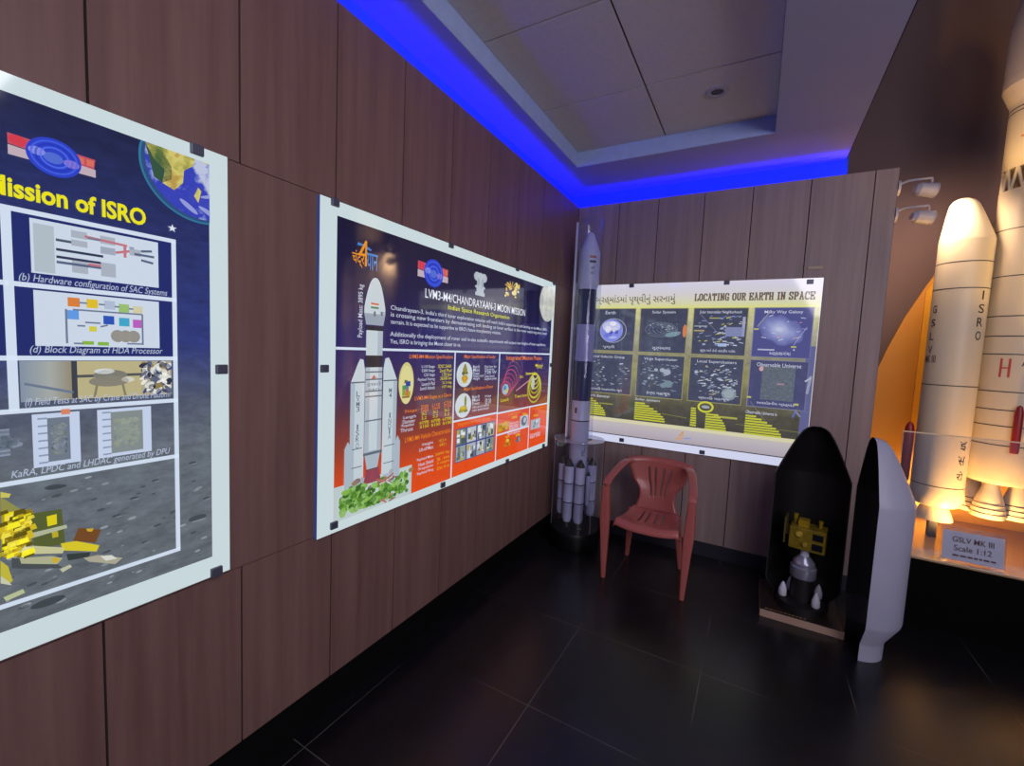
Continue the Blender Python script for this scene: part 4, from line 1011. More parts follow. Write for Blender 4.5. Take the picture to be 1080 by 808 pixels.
A.ell(U(p_, .2), Vv(p_, .82), .014, .018, ink('#c39aa0'), 6); A.rect(U(p_, .5), Vv(p_, .5), U(p_, .62), Vv(p_, .53), ink('#a07f8c'), 6)
for (a, b_) in ((-.02, .17), (.82, .09)): A.rect(U(p_, a), Vv(p_, b_), U(p_, a + .08), Vv(p_, b_ + .04), ink('#b3b268'), 6)
A.line((U(p_, 1.02), Vv(p_, .35)), (U(p_, 1.06), Vv(p_, .72)), .016, ink('#8f95a8'), 6); A.line((U(p_, .97), Vv(p_, .60)), (U(p_, 1.06), Vv(p_, .68)), .012, ink('#a9aec0'), 6)
A.line((U(p_, .85), Vv(p_, -.02)), (U(p_, .95), Vv(p_, -.14)), .012, ink('#7d80a0'), 6); A.line((U(p_, .82), Vv(p_, -.17)), (U(p_, .86), Vv(p_, -.03)), .012, ink('#5d65b0'), 6)
A.line((U(p_, .05), Vv(p_, .1)), (U(p_, .35), Vv(p_, -.3)), .003, ink('#7f8268'), 4)
# list of numbers at the foot of each column
yl = ink('#b9bc3a')
def steps(a, v1_, n, w0, w1, dv, head=None, **k):
    if head: A.text(head, a, v1_ + .012, a + .20, v1_ + .036, wt3, 6, bold=.01)
    for q in range(n):
        w_ = w0 + (w1 - w0)*math.sin(PI/2*q/(n - 1))
        A.rect(a, v1_ - dv*(q + 1) + dv*.32, a + w_, v1_ - dv*q, yl, 6)
bt = rowv[1][1]
dv = (bt - .05 - pbot)/8.6
steps(cw[0][0] + .05, bt - .055, 8, .05, .17, dv, 'Earth diameter'); steps(cw[1][0] + .0, bt - .055, 8, .08, .25, dv, 'Solar system')
steps(cw[2][0] + .03, bt - .055, 8, .035, .045, dv); steps(cw[2][0] + .14, bt - .09, 7, .09, .15, dv); steps(cw[3][0] - .005, bt - .07, 8, .07, .24, dv, 'Observable Universe is')
A.rect(cw[2][0] + .2, bt - .115, cw[2][0] + .36, bt - .10, ink('#a3a24a'), 6); A.rect(cw[0][0] + .16, bt - .10, cw[0][0] + .28, bt - .09, ink('#8f8f44'), 6)
c_ = i3(912, 362); A.ring(c_[0], c_[1], .058, .045, .014, ink('#c6c83e'), 7); A.ell(c_[0], c_[1], .03, .012, ink('#9aa0a8'), 7)
A.line((cw[1][0] + .22, bt - .13), (cw[2][0], bt - .145), .004, ink('#87874a'), 4); A.line((cw[2][0] + .35, bt - .15), (pr, bt - .16), .004, ink('#77774a'), 4)
# little logo on the grey band
def PI3(pts, m): A.poly([i3(*p) for p in pts], m, 5)
PI3([(735, 548), (742, 550), (738, 610), (730, 608)], ink('#c8925c')); PI3([(735, 548), (700, 590), (708, 596), (734, 568)], ink('#c8925c'))
PI3([(680, 598), (728, 600), (728, 612), (680, 610)], ink('#cc9a60')); PI3([(745, 598), (800, 600), (800, 610), (745, 610)], ink('#8d95c8'))
A.finish(P3, O3)
clips(P3, O3, [A.at(666.4, 301.4), A.at(766.6, 298.2), A.at(854.4, 297.3), A.at(655.8, 464), A.at(740.5, 477), (u1 - .05, v0 + .018)], .040, .032)

# small plate stuck on the boards above that poster
o = obj('wall_plate', bevel_box(-.045, .045, -.006, 0, -.010, .010, .002), mat('plate_beige', '#a8977c', .5))
o.location = (.304, D - .0005, 2.241)
tag(o, 'tiny beige plate stuck to the wood boards above the right end of the back poster', 'plate')

# ------------------------------------------------------------------ plastic armchair
red = mat('red_plastic', '#ab5c56', .33, spec=.5, noise=(6, .05, (1, 1, 1)))
def armchair(loc, rotz):
    t = thing('plastic_armchair', 'red-brown moulded plastic armchair with slotted back standing by the back wall', 'chair', loc, rotz)
    # seat: a dished shell with four slots and a rolled front lip
    bm = bmesh.new(); NX, NY = 34, 26
    grid = []
    for j in range(NY + 1):
        row_ = []
        ty_ = j/NY
        hw = .225 - .055*ty_
        for i in range(NX + 1):
            s_ = -1 + 2*i/NX
            y = -.205 + .385*ty_ - .028*(1 - s_*s_)*(1 - ty_)**3
            z = .425 - .020*math.sin(PI*min(1, ty_*1.1)) - .010*ty_ + .020*abs(s_)**3
            if ty_ < .10: z -= .050*((.10 - ty_)/.10)**1.6
            if abs(s_) > .93: z -= .030*((abs(s_) - .93)/.07)
            row_.append(bm.verts.new((hw*s_, y, z)))
        grid.append(row_)
    sl = [10, 14, 19, 23]
    for j in range(NY):
        for i in range(NX):
            if i in sl and 9 <= j <= 21: continue
            bm.faces.new((grid[j][i], grid[j][i+1], grid[j+1][i+1], grid[j+1][i]))
    o = obj('seat', bm, red, t, True); md = o.modifiers.new('thick', 'SOLIDIFY'); md.thickness = .006; md.offset = -1
    # backrest: flares from the seat up to the shoulders, four tall slots
    bm = bmesh.new(); NX, NZ = 36, 30; grid = []
    for j in range(NZ + 1):
        tz = j/NZ; row_ = []
        z = .400 + .405*tz
        hw = .165 - .035*math.sin(PI*min(tz/.55, 1)) + .080*max(0, (tz - .40)/.60)**1.1
        for i in range(NX + 1):
            s_ = -1 + 2*i/NX
            zz = z - (.020*abs(s_)**4.0)*max(0, (tz - .55)/.45)
            y = .185 + .055*tz + .020*math.sin(PI*tz) - .060*(s_*s_)*(.45 + .75*tz)
            if tz > .93: y += .022*((tz - .93)/.07)**1.5
            if abs(s_) > .9: y += .014*((abs(s_) - .9)/.1)
            row_.append(bm.verts.new((hw*s_, y, zz)))
        grid.append(row_)
    sl = [11, 15, 20, 24]
    for j in range(NZ):
        for i in range(NX):
            if i in sl and 8 <= j <= 23: continue
            bm.faces.new((grid[j][i], grid[j][i+1], grid[j+1][i+1], grid[j+1][i]))
    o = obj('backrest', bm, red, t, True); md = o.modifiers.new('thick', 'SOLIDIFY'); md.thickness = .006
    for s_ in (-1, 1):
        # arm: broad band sweeping from the shoulder forward and down to the front leg
        path = [(.195, .172, .770, .056), (.222, .130, .772, .058), (.243, .065, .760, .057), (.258, -.02, .735, .055), (.272, -.11, .708, .053), (.279, -.175, .688, .052), (.281, -.205, .664, .050), (.281, -.214, .630, .048)]
        rings = []
        for k, (x, y, z, wd) in enumerate(path):
            a = Vector(path[max(k-1, 0)][:3]); b = Vector(path[min(k+1, len(path)-1)][:3]); a.x *= s_; b.x *= s_
            d_ = (b - a).normalized(); sd = Vector((0, 0, 1)).cross(d_)
            sd = Vector((s_*.92, .30 if k < 3 else .05, 0)) if sd.length < .3 else sd
            up = d_.cross(sd).normalized()
            rings.append(rrect((x*s_, y, z), sd, up, wd, .020, .008))
        bm = bmesh.new(); loft(bm, rings); obj('armrest', bm, red, t, True)
        # front leg runs straight down from the arm, tapering
        rings = []
        for (x, y, z, w_, d_) in ((.281, -.212, .650, .046, .050), (.277, -.212, .43, .066, .056), (.271, -.217, .30, .056, .048), (.262, -.224, .0, .030, .032)):
            rings.append(rrect((x*s_, y, z), (1, 0, 0), (0, 1, 0), w_, d_, .010))
        bm = bmesh.new(); loft(bm, rings); obj('leg', bm, red, t, True)
        rings = []
        for (x, y, z, w_, d_) in ((.160, .120, .415, .060, .060), (.172, .150, .30, .050, .050), (.198, .212, .0, .032, .034)):
            rings.append(rrect((x*s_, y, z), (1, 0, 0), (0, 1, 0), w_, d_, .010))
        bm = bmesh.new(); loft(bm, rings); obj('leg', bm, red, t, True)
    return t
armchair((-.575, 3.165, 0), .02)

# ------------------------------------------------------------------ slim launcher in its acrylic case
px, py = -1.212, 3.33
case = thing('display_case', 'clear acrylic tube case on a round black pedestal in the corner', 'display case', (px, py, 0))
bm = bmesh.new(); lathe(bm, [(0, 0), (.200, 0), (.204, .01), (.204, .125), (.195, .145), (0, .145)], 56)
obj('pedestal', bm, mat('pedestal_black', '#0a0a0c', .4, spec=.3, noise=(8, .2, (1, 1, 1))), case, True)
clear = acrylic('clear_acrylic', lo=.02, hi=.35, haze=.02)
bm = bmesh.new(); lathe(bm, [(.190, .146), (.190, .872)], 56)
obj('lower_tube', bm, clear, case, True)
bm = bmesh.new(); lathe(bm, [(.108, .872), (.205, .872), (.207, .876), (.205, .880), (.108, .880)], 56)
obj('shelf_disc', bm, acrylic('frosted_acrylic', lo=.1, hi=.6, haze=.16), case, True)
bm = bmesh.new(); lathe(bm, [(.105, .881), (.105, 2.60), (.102, 2.61), (0, 2.612)], 48)
obj('upper_tube', bm, clear, case, True)
# glued seams of the tubes, catching the light
bm = bmesh.new()
a_ = math.radians(196)
for rr, z0_, z1_ in ((.107, .882, 2.60),):
    c_ = Vector((rr*math.cos(a_), rr*math.sin(a_), 0))
    box(bm, -.008, .008, -.005, .005, z0_, z1_, 0, Matrix.Translation(c_))
obj('seam', bm, acrylic('seam_acrylic', lo=.25, hi=.7, haze=.75), case)
bm = bmesh.new()
for an in (200, 330): 
    c_ = Vector((.192*math.cos(math.radians(an)), .192*math.sin(math.radians(an)), 0)); box(bm, -.003, .003, -.003, .003, .147, .871, 0, Matrix.Translation(c_))
obj('seam', bm, acrylic('seam_acrylic_faint', lo=.08, hi=.5, haze=.12), case)

rw = mat('model_white', '#bdbdd6', .4); rn = mat('model_navy', '#2a2f58', .25, coat=.4); rl = mat('model_line', '#1a1b24', .5); rd = mat('model_black', '#121218', .35)
lv = thing('rocket_model', 'slim white and navy rocket model with strap-ons inside the acrylic corner case', 'model rocket', (px, py, .146))
Z = lambda z: z - .146
bm = bmesh.new()
lathe(bm, [(0, Z(.30)), (.060, Z(.30)), (.074, Z(.36)), (.074, Z(1.026)), (.0745, Z(1.027)), (.0745, Z(1.034)), (.074, Z(1.035)), (.074, Z(1.193))], 40, mis=[1, 1, 0, 1, 1, 1, 0])
obj('first_stage', bm, [rw, rd], lv, True)
bm = bmesh.new(); lathe(bm, [(0, Z(.20)), (.050, Z(.20)), (.040, Z(.24)), (.022, Z(.30)), (0, Z(.30))], 32); obj('nozzle', bm, rd, lv, True)
bm = bmesh.new(); lathe(bm, [(.073, Z(1.193)), (.073, Z(1.509))], 40); obj('second_stage', bm, rn, lv, True)
bm = bmesh.new(); lathe(bm, [(.072, Z(1.509)), (.072, Z(1.80))], 40); obj('third_stage', bm, mat('model_lavender', '#a09dc8', .35), lv, True)
bm = bmesh.new(); lathe(bm, [(.072, Z(1.80)), (.072, Z(2.075)), (.0725, Z(2.076)), (.0725, Z(2.083)), (.072, Z(2.084))], 40, mis=[0, 1, 1, 1]); obj('fourth_stage', bm, [rn, rw], lv, True)
fair = bmesh.new(); lathe(fair, [(.072, Z(2.084)), (.083, Z(2.115)), (.083, Z(2.345)), (.080, Z(2.37)), (.052, Z(2.445)), (.030, Z(2.500)), (.022, Z(2.514)), (.010, Z(2.520)), (0, Z(2.521))], 40)
fr_ = obj('payload_fairing', fair, rw, lv, True)
# flag and marks wrapped on the fairing
def decal(bm, rad, a_mid, z_mid, w_, h_, mi, n=6):
    vs = []
    for k in range(n + 1):
        a = a_mid + (k/n - .5)*w_/rad
        vs.append((bm.verts.new((rad*math.cos(a), rad*math.sin(a), z_mid - h_/2)), bm.verts.new((rad*math.cos(a), rad*math.sin(a), z_mid + h_/2))))
    for k in range(n):
        bm.faces.new((vs[k][0], vs[k+1][0], vs[k+1][1], vs[k][1])).material_index = mi
def wrap_text(bm, body, rad, a_mid, z_mid, w_, h_, mi, up=False, c=(0, 0)):
    vs, fs, (a, b, c_, e) = text_tris(body, 1.0, bold=.012)
    nv = []
    for v in vs:
        p, q = (v.x - a)/max(c_ - a, 1e-6) - .5, (v.y - b)/max(e - b, 1e-6) - .5
        if up: p, q = -q, p
        an = a_mid + p*w_/rad
        nv.append(bm.verts.new((c[0] + rad*math.cos(an), c[1] + rad*math.sin(an), z_mid + q*h_)))
    for fc in fs:
        try: bm.faces.new([nv[k] for k in fc]).material_index = mi
        except ValueError: pass
flag_o, flag_g = mat('flag_saffron', '#a8604a', .5), mat('flag_green', '#24363a', .5)
am = math.atan2(-3.33, 1.21) + .35
bm = bmesh.new()
decal(bm, .0836, am, Z(2.318), .052, .018, 0); decal(bm, .0836, am, Z(2.300), .052, .018, 2); decal(bm, .0836, am, Z(2.282), .052, .018, 1)
wrap_text(bm, 'इसरो', .0836, am, Z(2.235), .030, .030, 3); wrap_text(bm, 'ISRO', .0836, am, Z(2.196), .030, .022, 3)
obj('flag_marking', bm, [flag_o, flag_g, rw, rl], lv, recalc=False)
bm = bmesh.new(); wrap_text(bm, '1', .0746, am - .9, Z(1.115), .018, .045, 0); wrap_text(bm, 'PSLV', .0746, am + .2, Z(.80), .030, .10, 0, True)
obj('lettering', bm, rl, lv, recalc=False)
for dg_ in (12, -33, -82, 86, 150, 210):
    a = -PI/2 + math.radians(dg_) + math.atan2(1.21, 3.33)
    c_ = (.117*math.cos(a), .117*math.sin(a))
    lowz = .20 if dg_ in (12, -33) else .235
    bm = bmesh.new()
    lathe(bm, [(0, Z(lowz + .02)), (.030, Z(lowz + .02)), (.038, Z(lowz + .05)), (.038, Z(.376)), (.0386, Z(.377)), (.0386, Z(.383)), (.038, Z(.384)), (.038, Z(.53)), (.0386, Z(.531)), (.0386, Z(.537)), (.038, Z(.538)), (.038, Z(.672))], 24, c_, mis=[0, 0, 0, 1, 1, 1, 0, 1, 1, 1, 0])
    so = obj('strap_on', bm, [rw, rl], lv, True)
    bm = bmesh.new(); lathe(bm, [(.038, Z(.672)), (.034, Z(.678)), (.024, Z(.70)), (.008, Z(.728)), (0, Z(.732))], 24, c_); obj('nose_cone', bm, rd, so, True)
    bm = bmesh.new(); lathe(bm, [(.016, Z(lowz + .02)), (.026, Z(lowz - .022))], 20, c_); obj('strap_nozzle', bm, rd, so, True)
a = -PI/2 + math.radians(46) + math.atan2(1.21, 3.33); c_ = (.125*math.cos(a), .125*math.sin(a))
bm = bmesh.new(); lathe(bm, [(0, Z(.36)), (.018, Z(.36)), (.018, Z(.59)), (.017, Z(.60)), (0, Z(.64))], 20, c_, mis=[0, 0, 0, 1]); obj('control_thruster', bm, [rw, rd], lv, True)
bm = bmesh.new(); lathe(bm, [(.030, Z(.147)), (.030, Z(.21)), (0, Z(.212))], 24); obj('support_post', bm, rd, lv, True)

# ------------------------------------------------------------------ opened nose fairing : two half shells
def shell_bm(prof, th, n=36):
    """half shell of revolution, opening toward -Y, inner face second material."""
    bm = bmesh.new()
    lathe(bm, prof, n, (0, 0), 0, PI, 0)
    ip = [(max(r_ - th, 0.0), z if k < len(prof) - 1 else z - th) for k, (r_, z) in enumerate(prof)]
    lathe(bm, ip, n, (0, 0), 0, PI, 1)
    for s_ in (1, -1):        # cut edges
        for k in range(len(prof) - 1):
            vs = [(s_*prof[k][0], 0, prof[k][1]), (s_*prof[k+1][0], 0, prof[k+1][1]), (s_*ip[k+1][0], 0, ip[k+1][1]), (s_*ip[k][0], 0, ip[k][1])]
            q = []
            for v in vs:
                if v not in q: q.append(v)
            if len(q) >= 3: bm.faces.new([bm.verts.new(v) for v in q]).material_index = 2
    for k in (0,):
        n2 = n
        for i in range(n2):
            a, b = PI*i/n2, PI*(i+1)/n2
            bm.faces.new([bm.verts.new((rr*math.cos(t_), rr*math.sin(t_), prof[0][1])) for rr, t_ in ((prof[0][0], a), (prof[0][0], b), (ip[0][0], b), (ip[0][0], a))]).material_index = 2
    bmesh.ops.remove_doubles(bm, verts=bm.verts[:], dist=1e-5)
    return bm
nose = [(.200, .850), (.198, .868), (.165, .955), (.128, 1.045), (.096, 1.115), (.070, 1.158), (.048, 1.178), (.022, 1.188), (0, 1.190)]
shell_white = mat('shell_white', '#a4a4b8', .45, noise=(5, .04, (1, 1, 1)))
shell_dark = mat('shell_inside_black', '#100d0f', .55)
fs_ = thing('fairing_display', 'dark open half nose shell standing on a wooden base with a gold satellite inside', 'model', (.347, 3.24, 0))
bm = bevel_box(-.212, .212, -.208, .215, 0, .050, .003)
for f_ in bm.faces:
    f_.material_index = 1 if f_.calc_center_median().z > .048 else 0
obj('base', bm, [mat('base_wood_edge', '#a88a78', .5, noise=(10, .12, (1, 1, 8))), mat('base_top_dark', '#2a1f1d', .25)], fs_)
bm = shell_bm([(.150, .052), (.150, .10), (.196, .16), (.200, .18)] + nose, .008)
o = obj('half_shell', bm, [mat('shell_outside_grey', '#3a363c', .5), shell_dark, mat('shell_edge', '#1a1618', .5)], fs_, True); o.location = (.010, .0, 0)
mk = mat('base_marks', '#8a6b4c', .6)
bm = bmesh.new(); r_ = random.Random(2); x = -.185
while x < .03:
    w_ = r_.uniform(.008, .02); box(bm, x, x + w_, -.192, -.184, .0502, .0508); x += w_ + .005
obj('base_marking', bm, mk, fs_)
stl = thing('satellite_model', 'small gold satellite model on a silver drum inside the dark half shell', 'model', (.352, 3.19, .050))
sv = mat('drum_silver', '#9b9cb0', .28, .55); gold_m = mat('gold_foil', '#8f7a22', .35, .45, noise=(30, .4, (1, 1, 1))); sw = mat('thruster_white', '#c8c8d4', .4)
bm = bmesh.new(); lathe(bm, [(0, 0), (.130, 0), (.130, .050), (.062, .058), (.060, .20), (0, .20)], 36); obj('adapter', bm, shell_dark, stl, True)
bm = bmesh.new(); lathe(bm, [(0, .200), (.066, .200), (.070, .21), (.070, .265), (.060, .275), (.060, .285), (.056, .30), (.028, .335), (0, .336)], 36); obj('drum', bm, sv, stl, True)
bm = bmesh.new(); lathe(bm, [(.024, .335), (.020, .395), (0, .396)], 24); obj('neck', bm, sw, stl, True)
Mr = Matrix.Rotation(-.18, 4, 'Z')
bm = bmesh.new(); box(bm, -.085, .10, -.065, .075, .385, .520, 0, Mr); bmesh.ops.bevel(bm, geom=bm.edges[:], offset=.004, segments=1, affect='EDGES')
bx_ = obj('satellite_body', bm, gold_m, stl)
bm = bmesh.new()
for z_ in (.402, .462): box(bm, .035, .088, -.0675, -.066, z_, z_ + .040, 0, Mr)
obj('sensor_window', bm, mat('sensor_black', '#15131c', .2), bx_)
bm = bmesh.new(); box(bm, -.115, -.106, -.05, .07, .40, .56, 0, Mr); box(bm, -.106, -.084, -.03, .03, .45, .50, 0, Mr); obj('side_panel', bm, mat('panel_olive', '#5d5426', .4, .3), bx_)
bm = bmesh.new(); tube(bm, Mr @ Vector((-.035, -.066, .48)), Mr @ Vector((-.035, -.082, .485)), .022, .014, 16); tube(bm, Mr @ Vector((0, -.066, .425)), Mr @ Vector((0, -.078, .425)), .014, .012, 12); obj('horn_antenna', bm, mat('gold_bright', '#c0a540', .3, .5), bx_, True)
bm = bmesh.new(); box(bm, -.045, .01, -.03, .03, .52, .560, 0, Mr); obj('top_unit', bm, mat('gold_warm', '#a88c1e', .35, .4), bx_)
for (qx, qz) in ((.065, .565), (-.065, .580)):
    bm = bmesh.new(); tube(bm, Mr @ Vector((qx, .02, .52)), Mr @ Vector((qx, .02, qz)), .009, .013, 12); obj('top_antenna', bm, MATS['gold_warm'], bx_, True)
for (x, y) in ((-.098, -.02), (.070, -.072), (-.05, .09), (.095, .06)):
    bm = bmesh.new(); lathe(bm, [(0, .056), (.018, .056), (.023, .064), (.022, .098), (.012, .130), (.004, .146), (0, .148)], 20, (x, y)); obj('thruster', bm, sw, stl, True)

hs = thing('nose_shell', 'white half nose shell with tapered foot leaning on edge right of the satellite display', 'model', (.585, 3.0, 0), math.radians(-86))
bm = shell_bm([(.135, .0), (.137, .085), (.140, .10), (.196, .205), (.200, .225)] + nose, .008)
hso = obj('half_shell', bm, [shell_white, shell_dark, mat('shell_rim', '#3c3233', .5)], hs, True)

# ------------------------------------------------------------------ the big launcher on its plinth
pl = thing('display_plinth', 'low black display plinth with tan top under the large white rocket', 'plinth', (1.62, 4.05, 0))
bm = bmesh.new(); box(bm, -.80, .90, -.58, .60, 0, .415); obj('plinth_body', bm, mat('plinth_black', '#050404', .8, spec=.1), pl)
bm = bevel_box(-.805, .905, -.585, .60, .415, .430, .003); obj('plinth_top', bm, mat('plinth_tan', '#a98a62', .14, noise=(3, .06, (1, 1, 1))), pl)

# ogive backdrop
bd = thing('arch_backdrop', 'orange pointed-arch backdrop panel standing behind the large white rocket', 'panel', (1.44, 4.50, .43))
om = mat('backdrop_orange', '#c98a34', .55, noise=(2, .05, (1, 1, 1))); ym = mat('backdrop_yellow', '#e8a62a', .5)
half = [(-.605, 0), (-.605, .95), (-.598, 1.08), (-.542, 1.28), (-.454, 1.535), (-.358, 1.755), (-.298, 1.878), (-.15, 2.08), (0, 2.19)]
def prism(bm, pts, y0_, y1_, mi=0):
    A_ = [bm.verts.new((p[0], y0_, p[1])) for p in pts]; B_ = [bm.verts.new((p[0], y1_, p[1])) for p in pts]
    bm.faces.new(A_).material_index = mi; bm.faces.new(B_[::-1]).material_index = mi
    for k in range(len(pts)): bm.faces.new((A_[k], B_[k], B_[(k+1) % len(pts)], A_[(k+1) % len(pts)])).material_index = mi
bm = bmesh.new(); prism(bm, half + [(-x, z) for (x, z) in half[-2::-1]], 0, .03); obj('arch_panel', bm, om, bd)
inner = [(-.352, 0), (-.352, 1.74), (-.29, 1.865), (-.15, 2.06), (0, 2.17)]
bm = bmesh.new(); prism(bm, inner + [(-x, z) for (x, z) in inner[-2::-1]], -.02, -.001); obj('centre_panel', bm, ym, bd)
bm = bmesh.new(); box(bm, -.613, -.605, -.004, .03, 0, .95); obj('edge_strip', bm, mat('strip_red', '#8e2a26', .5), bd)

lw_ = mat('launcher_white_warm_lit', '#d8c9aa', .42, noise=(6, .03, (1, 1, 1))); ll = mat('launcher_line', '#3a3028', .5); lb = mat('launcher_letter', '#2c2724', .5)  # the rocket's white paint carries the warm lamp colour
lr = mat('launcher_red', '#8e1c22', .4); lgry = mat('launcher_shadow_gap', '#4a4038', .6)
CX, CY = 1.425, 3.955
gs = thing('launch_vehicle_model', 'very tall white heavy rocket model with side boosters lit yellow on the plinth', 'model rocket', (CX, CY, .43))
Q = lambda z: z - .43
def banded(prof_pts, lines, r_):
    """insert thin raised dark bands on a straight cylinder."""
    prof, mis = [prof_pts[0]], []
    for z in lines:
        for (rr, zz, mi) in ((r_, z - .003, 0), (r_ + .0006, z - .0028, 1), (r_ + .0006, z + .0028, 1), (r_, z + .003, 1)):
            prof.append((rr, zz)); mis.append(mi)
    prof.append(prof_pts[1]); mis.append(0)
    return prof, mis
core_lines = [1.12, 1.24, 1.339, 1.453, 1.684, 1.795, 1.918, 2.163, 2.45]
pr_, ms_ = banded([(.167, Q(1.06)), (.167, Q(2.66))], [Q(z) for z in core_lines], .167)
pr_ = [(0, Q(.87)), (.150, Q(.87)), (.164, Q(.90))] + pr_ + [(.167, Q(2.694)), (0, Q(2.695))]; ms_ = [2, 0, 0] + ms_ + [0, 2]
bm = bmesh.new(); lathe(bm, pr_, 64, mis=ms_); obj('core_stage', bm, [lw_, ll, lgry], gs, True)
# open strut interstage
bm = bmesh.new(); lathe(bm, [(.105, Q(2.69)), (.105, Q(2.83))], 40); obj('interstage_core', bm, mat('interstage_dark', '#a5824e', .6), gs, True)
for k in range(16):
    a = 2*PI*k/16; b = a + 2*PI/32*(1 if k % 2 else 1)
    for bb in (a + PI/16, a - PI/16):
        bm = bmesh.new(); tube(bm, (.158*math.cos(a), .158*math.sin(a), Q(2.692)), (.158*math.cos(bb), .158*math.sin(bb), Q(2.828)), .008, n=8); obj('strut', bm, lw_, gs, True)
pr_, ms_ = banded([(.167, Q(2.825)), (.167, Q(3.22))], [Q(3.165), Q(3.188)], .167)
bm = bmesh.new(); lathe(bm, [(0, Q(2.825))] + pr_ + [(.172, Q(3.232)), (.208, Q(3.325))], 64, mis=[0] + ms_ + [0, 0]); obj('upper_stage', bm, [lw_, ll], gs, True)
bm = bmesh.new(); lathe(bm, [(.208, Q(3.325)), (.2085, Q(3.378)), (.207, Q(3.380)), (.207, Q(3.64)), (.197, Q(3.76)), (.172, Q(3.89)), (.128, Q(4.02)), (.075, Q(4.11)), (.035, Q(4.15)), (0, Q(4.165))], 64)
obj('payload_fairing', bm, lw_, gs, True)
# core marks
bm = bmesh.new()
aa = lambda x, y: math.atan2(y - CY, x - CX)
ah = aa(1.328, 3.81)
for k in (-.018, .018): decal(bm, .1685, ah + k/.167, Q(1.60), .010, .115, 0)
decal(bm, .1686, ah, Q(1.60), .046, .008, 0)
ac = ah + .50
for k, ch in enumerate('INDIA'): wrap_text(bm, ch, .1685, ac, Q(1.98 - k*.085), .016 if ch == 'I' else .036, .052, 1)
decal(bm, .1687, ah + .12, Q(3.0), .17, .010, 2); decal(bm, .1687, ah + .35, Q(3.02), .12, .010, 3)
decal(bm, .1688, ah + .1, Q(3.045), .014, .07, 2); decal(bm, .1688, ah + .1, Q(3.055), .05, .012, 2)
obj('core_marking', bm, [mat('mark_red', '#c0463a', .5), lb, mat('mark_orange', '#c8763a', .5), mat('mark_blue', '#6a78a0', .5)], gs, recalc=False)
bm = bmesh.new(); wrap_text(bm, 'इसरो', .2092, ah + .5, Q(3.62), .16, .09, 0); obj('fairing_lettering', bm, lb, gs, recalc=False)
bm = bmesh.new(); tube(bm, (.205*math.cos(ah + .42), .205*math.sin(ah + .42), Q(2.52)), (.205*math.cos(ah + .50), .205*math.sin(ah + .50), Q(2.74)), .010, n=12); obj('feed_line', bm, mat('pipe_blue', '#6d8ac0', .4), gs, True)
bm = bmesh.new(); a = ah + .46
lathe(bm, [(0, Q(1.08)), (.018, Q(1.085)), (.020, Q(1.10)), (.020, Q(1.33)), (.012, Q(1.37)), (0, Q(1.38))], 20, (.192*math.cos(a), .192*math.sin(a))); obj('red_tank', bm, lr, gs, True)
# engines of the core
for sx, sy in ((-.058, -.062), (.082, -.010), (-.100, .075)):
    bm = bmesh.new(); lathe(bm, [(.030, Q(.90)), (.034, Q(.86)), (.048, Q(.81)), (.066, Q(.75)), (.078, Q(.69)), (.083, Q(.645)), (.079, Q(.645)), (.05, Q(.78))], 36, (sx, sy)); nzl = obj('engine_nozzle', bm, lw_, gs, True)
    bm = bmesh.new()
    for z_, rr in ((.675, .0805), (.705, .0765), (.735, .0705)): lathe(bm, [(rr + .001, Q(z_ - .003)), (rr + .0025, Q(z_)), (rr + .0005, Q(z_ + .003))], 36, (sx, sy))
    obj('nozzle_ring', bm, ll, nzl, True)
# boosters
def booster(cx, side):
    lines = [.80, 1.47, 2.095, 2.262]
    pr_, ms_ = banded([(.1335, Q(.775)), (.1335, Q(2.405))], [Q(z) for z in lines], .1335)
    pr_ = [(0, Q(.66)), (.110, Q(.66)), (.118, Q(.665)), (.140, Q(.72))] + pr_; ms_ = [0, 0, 0, 0] + ms_
    bm = bmesh.new(); lathe(bm, pr_, 56, (cx, 0), mis=ms_)
    b = obj('booster', bm, [lw_, ll], gs, True)
    # slanted nose: the tip leans toward the core
    rings = []
    for (rr, z, off) in ((.1335, 2.405, 0), (.130, 2.425, .002), (.103, 2.53, .016), (.080, 2.615, .028), (.070, 2.645, .032), (.054, 2.668, .035), (.030, 2.682, .037), (.008, 2.686, .038)):
        rings.append([Vector((cx - side*-off*1.0 + rr*math.cos(2*PI*k/48), rr*math.sin(2*PI*k/48), Q(z))) for k in range(48)])
    bm = bmesh.new(); loft(bm, rings); obj('nose_cone', bm, lw_, b, True)
    bm = bmesh.new(); lathe(bm, [(.060, Q(.665)), (.085, Q(.61)), (.100, Q(.560)), (.094, Q(.560)), (.05, Q(.66))], 40, (cx, 0)); obj('booster_nozzle', bm, lw_, b, True)
    bm = bmesh.new(); tx_ = cx + side*.163
    lathe(bm, [(0, Q(.77)), (.018, Q(.775)), (.026, Q(.80)), (.026, Q(1.14)), (.022, Q(1.17)), (.010, Q(1.195)), (0, Q(1.20))], 24, (tx_, .035)); obj('injectant_tank', bm, lr, b, True)
    bm = bmesh.new(); lathe(bm, [(.012, Q(.70)), (.012, Q(.775))], 16, (tx_, .035)); obj('tank_pipe', bm, ll, b, True)
    bm = bmesh.new(); box(bm, cx - .022, cx + .022, -.022, .022, Q(.431), Q(.575)); obj('support_post', bm, mat('post_dark', '#2a211c', .5), b)
    return b
b1 = booster(-.295, -1); b2_ = booster(.295, 1)
bm = bmesh.new(); bx0 = CX - .295; R_ = .1345
ab = lambda x, y: math.atan2(y - CY, x - bx0)
a1, a2_ = ab(.989, 3.855) - .28, ab(1.204, 3.793) + .16
for k, ch in enumerate('GSLV'): wrap_text(bm, ch, R_, a1, Q(1.968 - k*.089), .034, .050, 0, c=(-.295, 0))
wrap_text(bm, 'MK III', R_, a1 + .02, Q(1.640), .085, .048, 0, c=(-.295, 0))
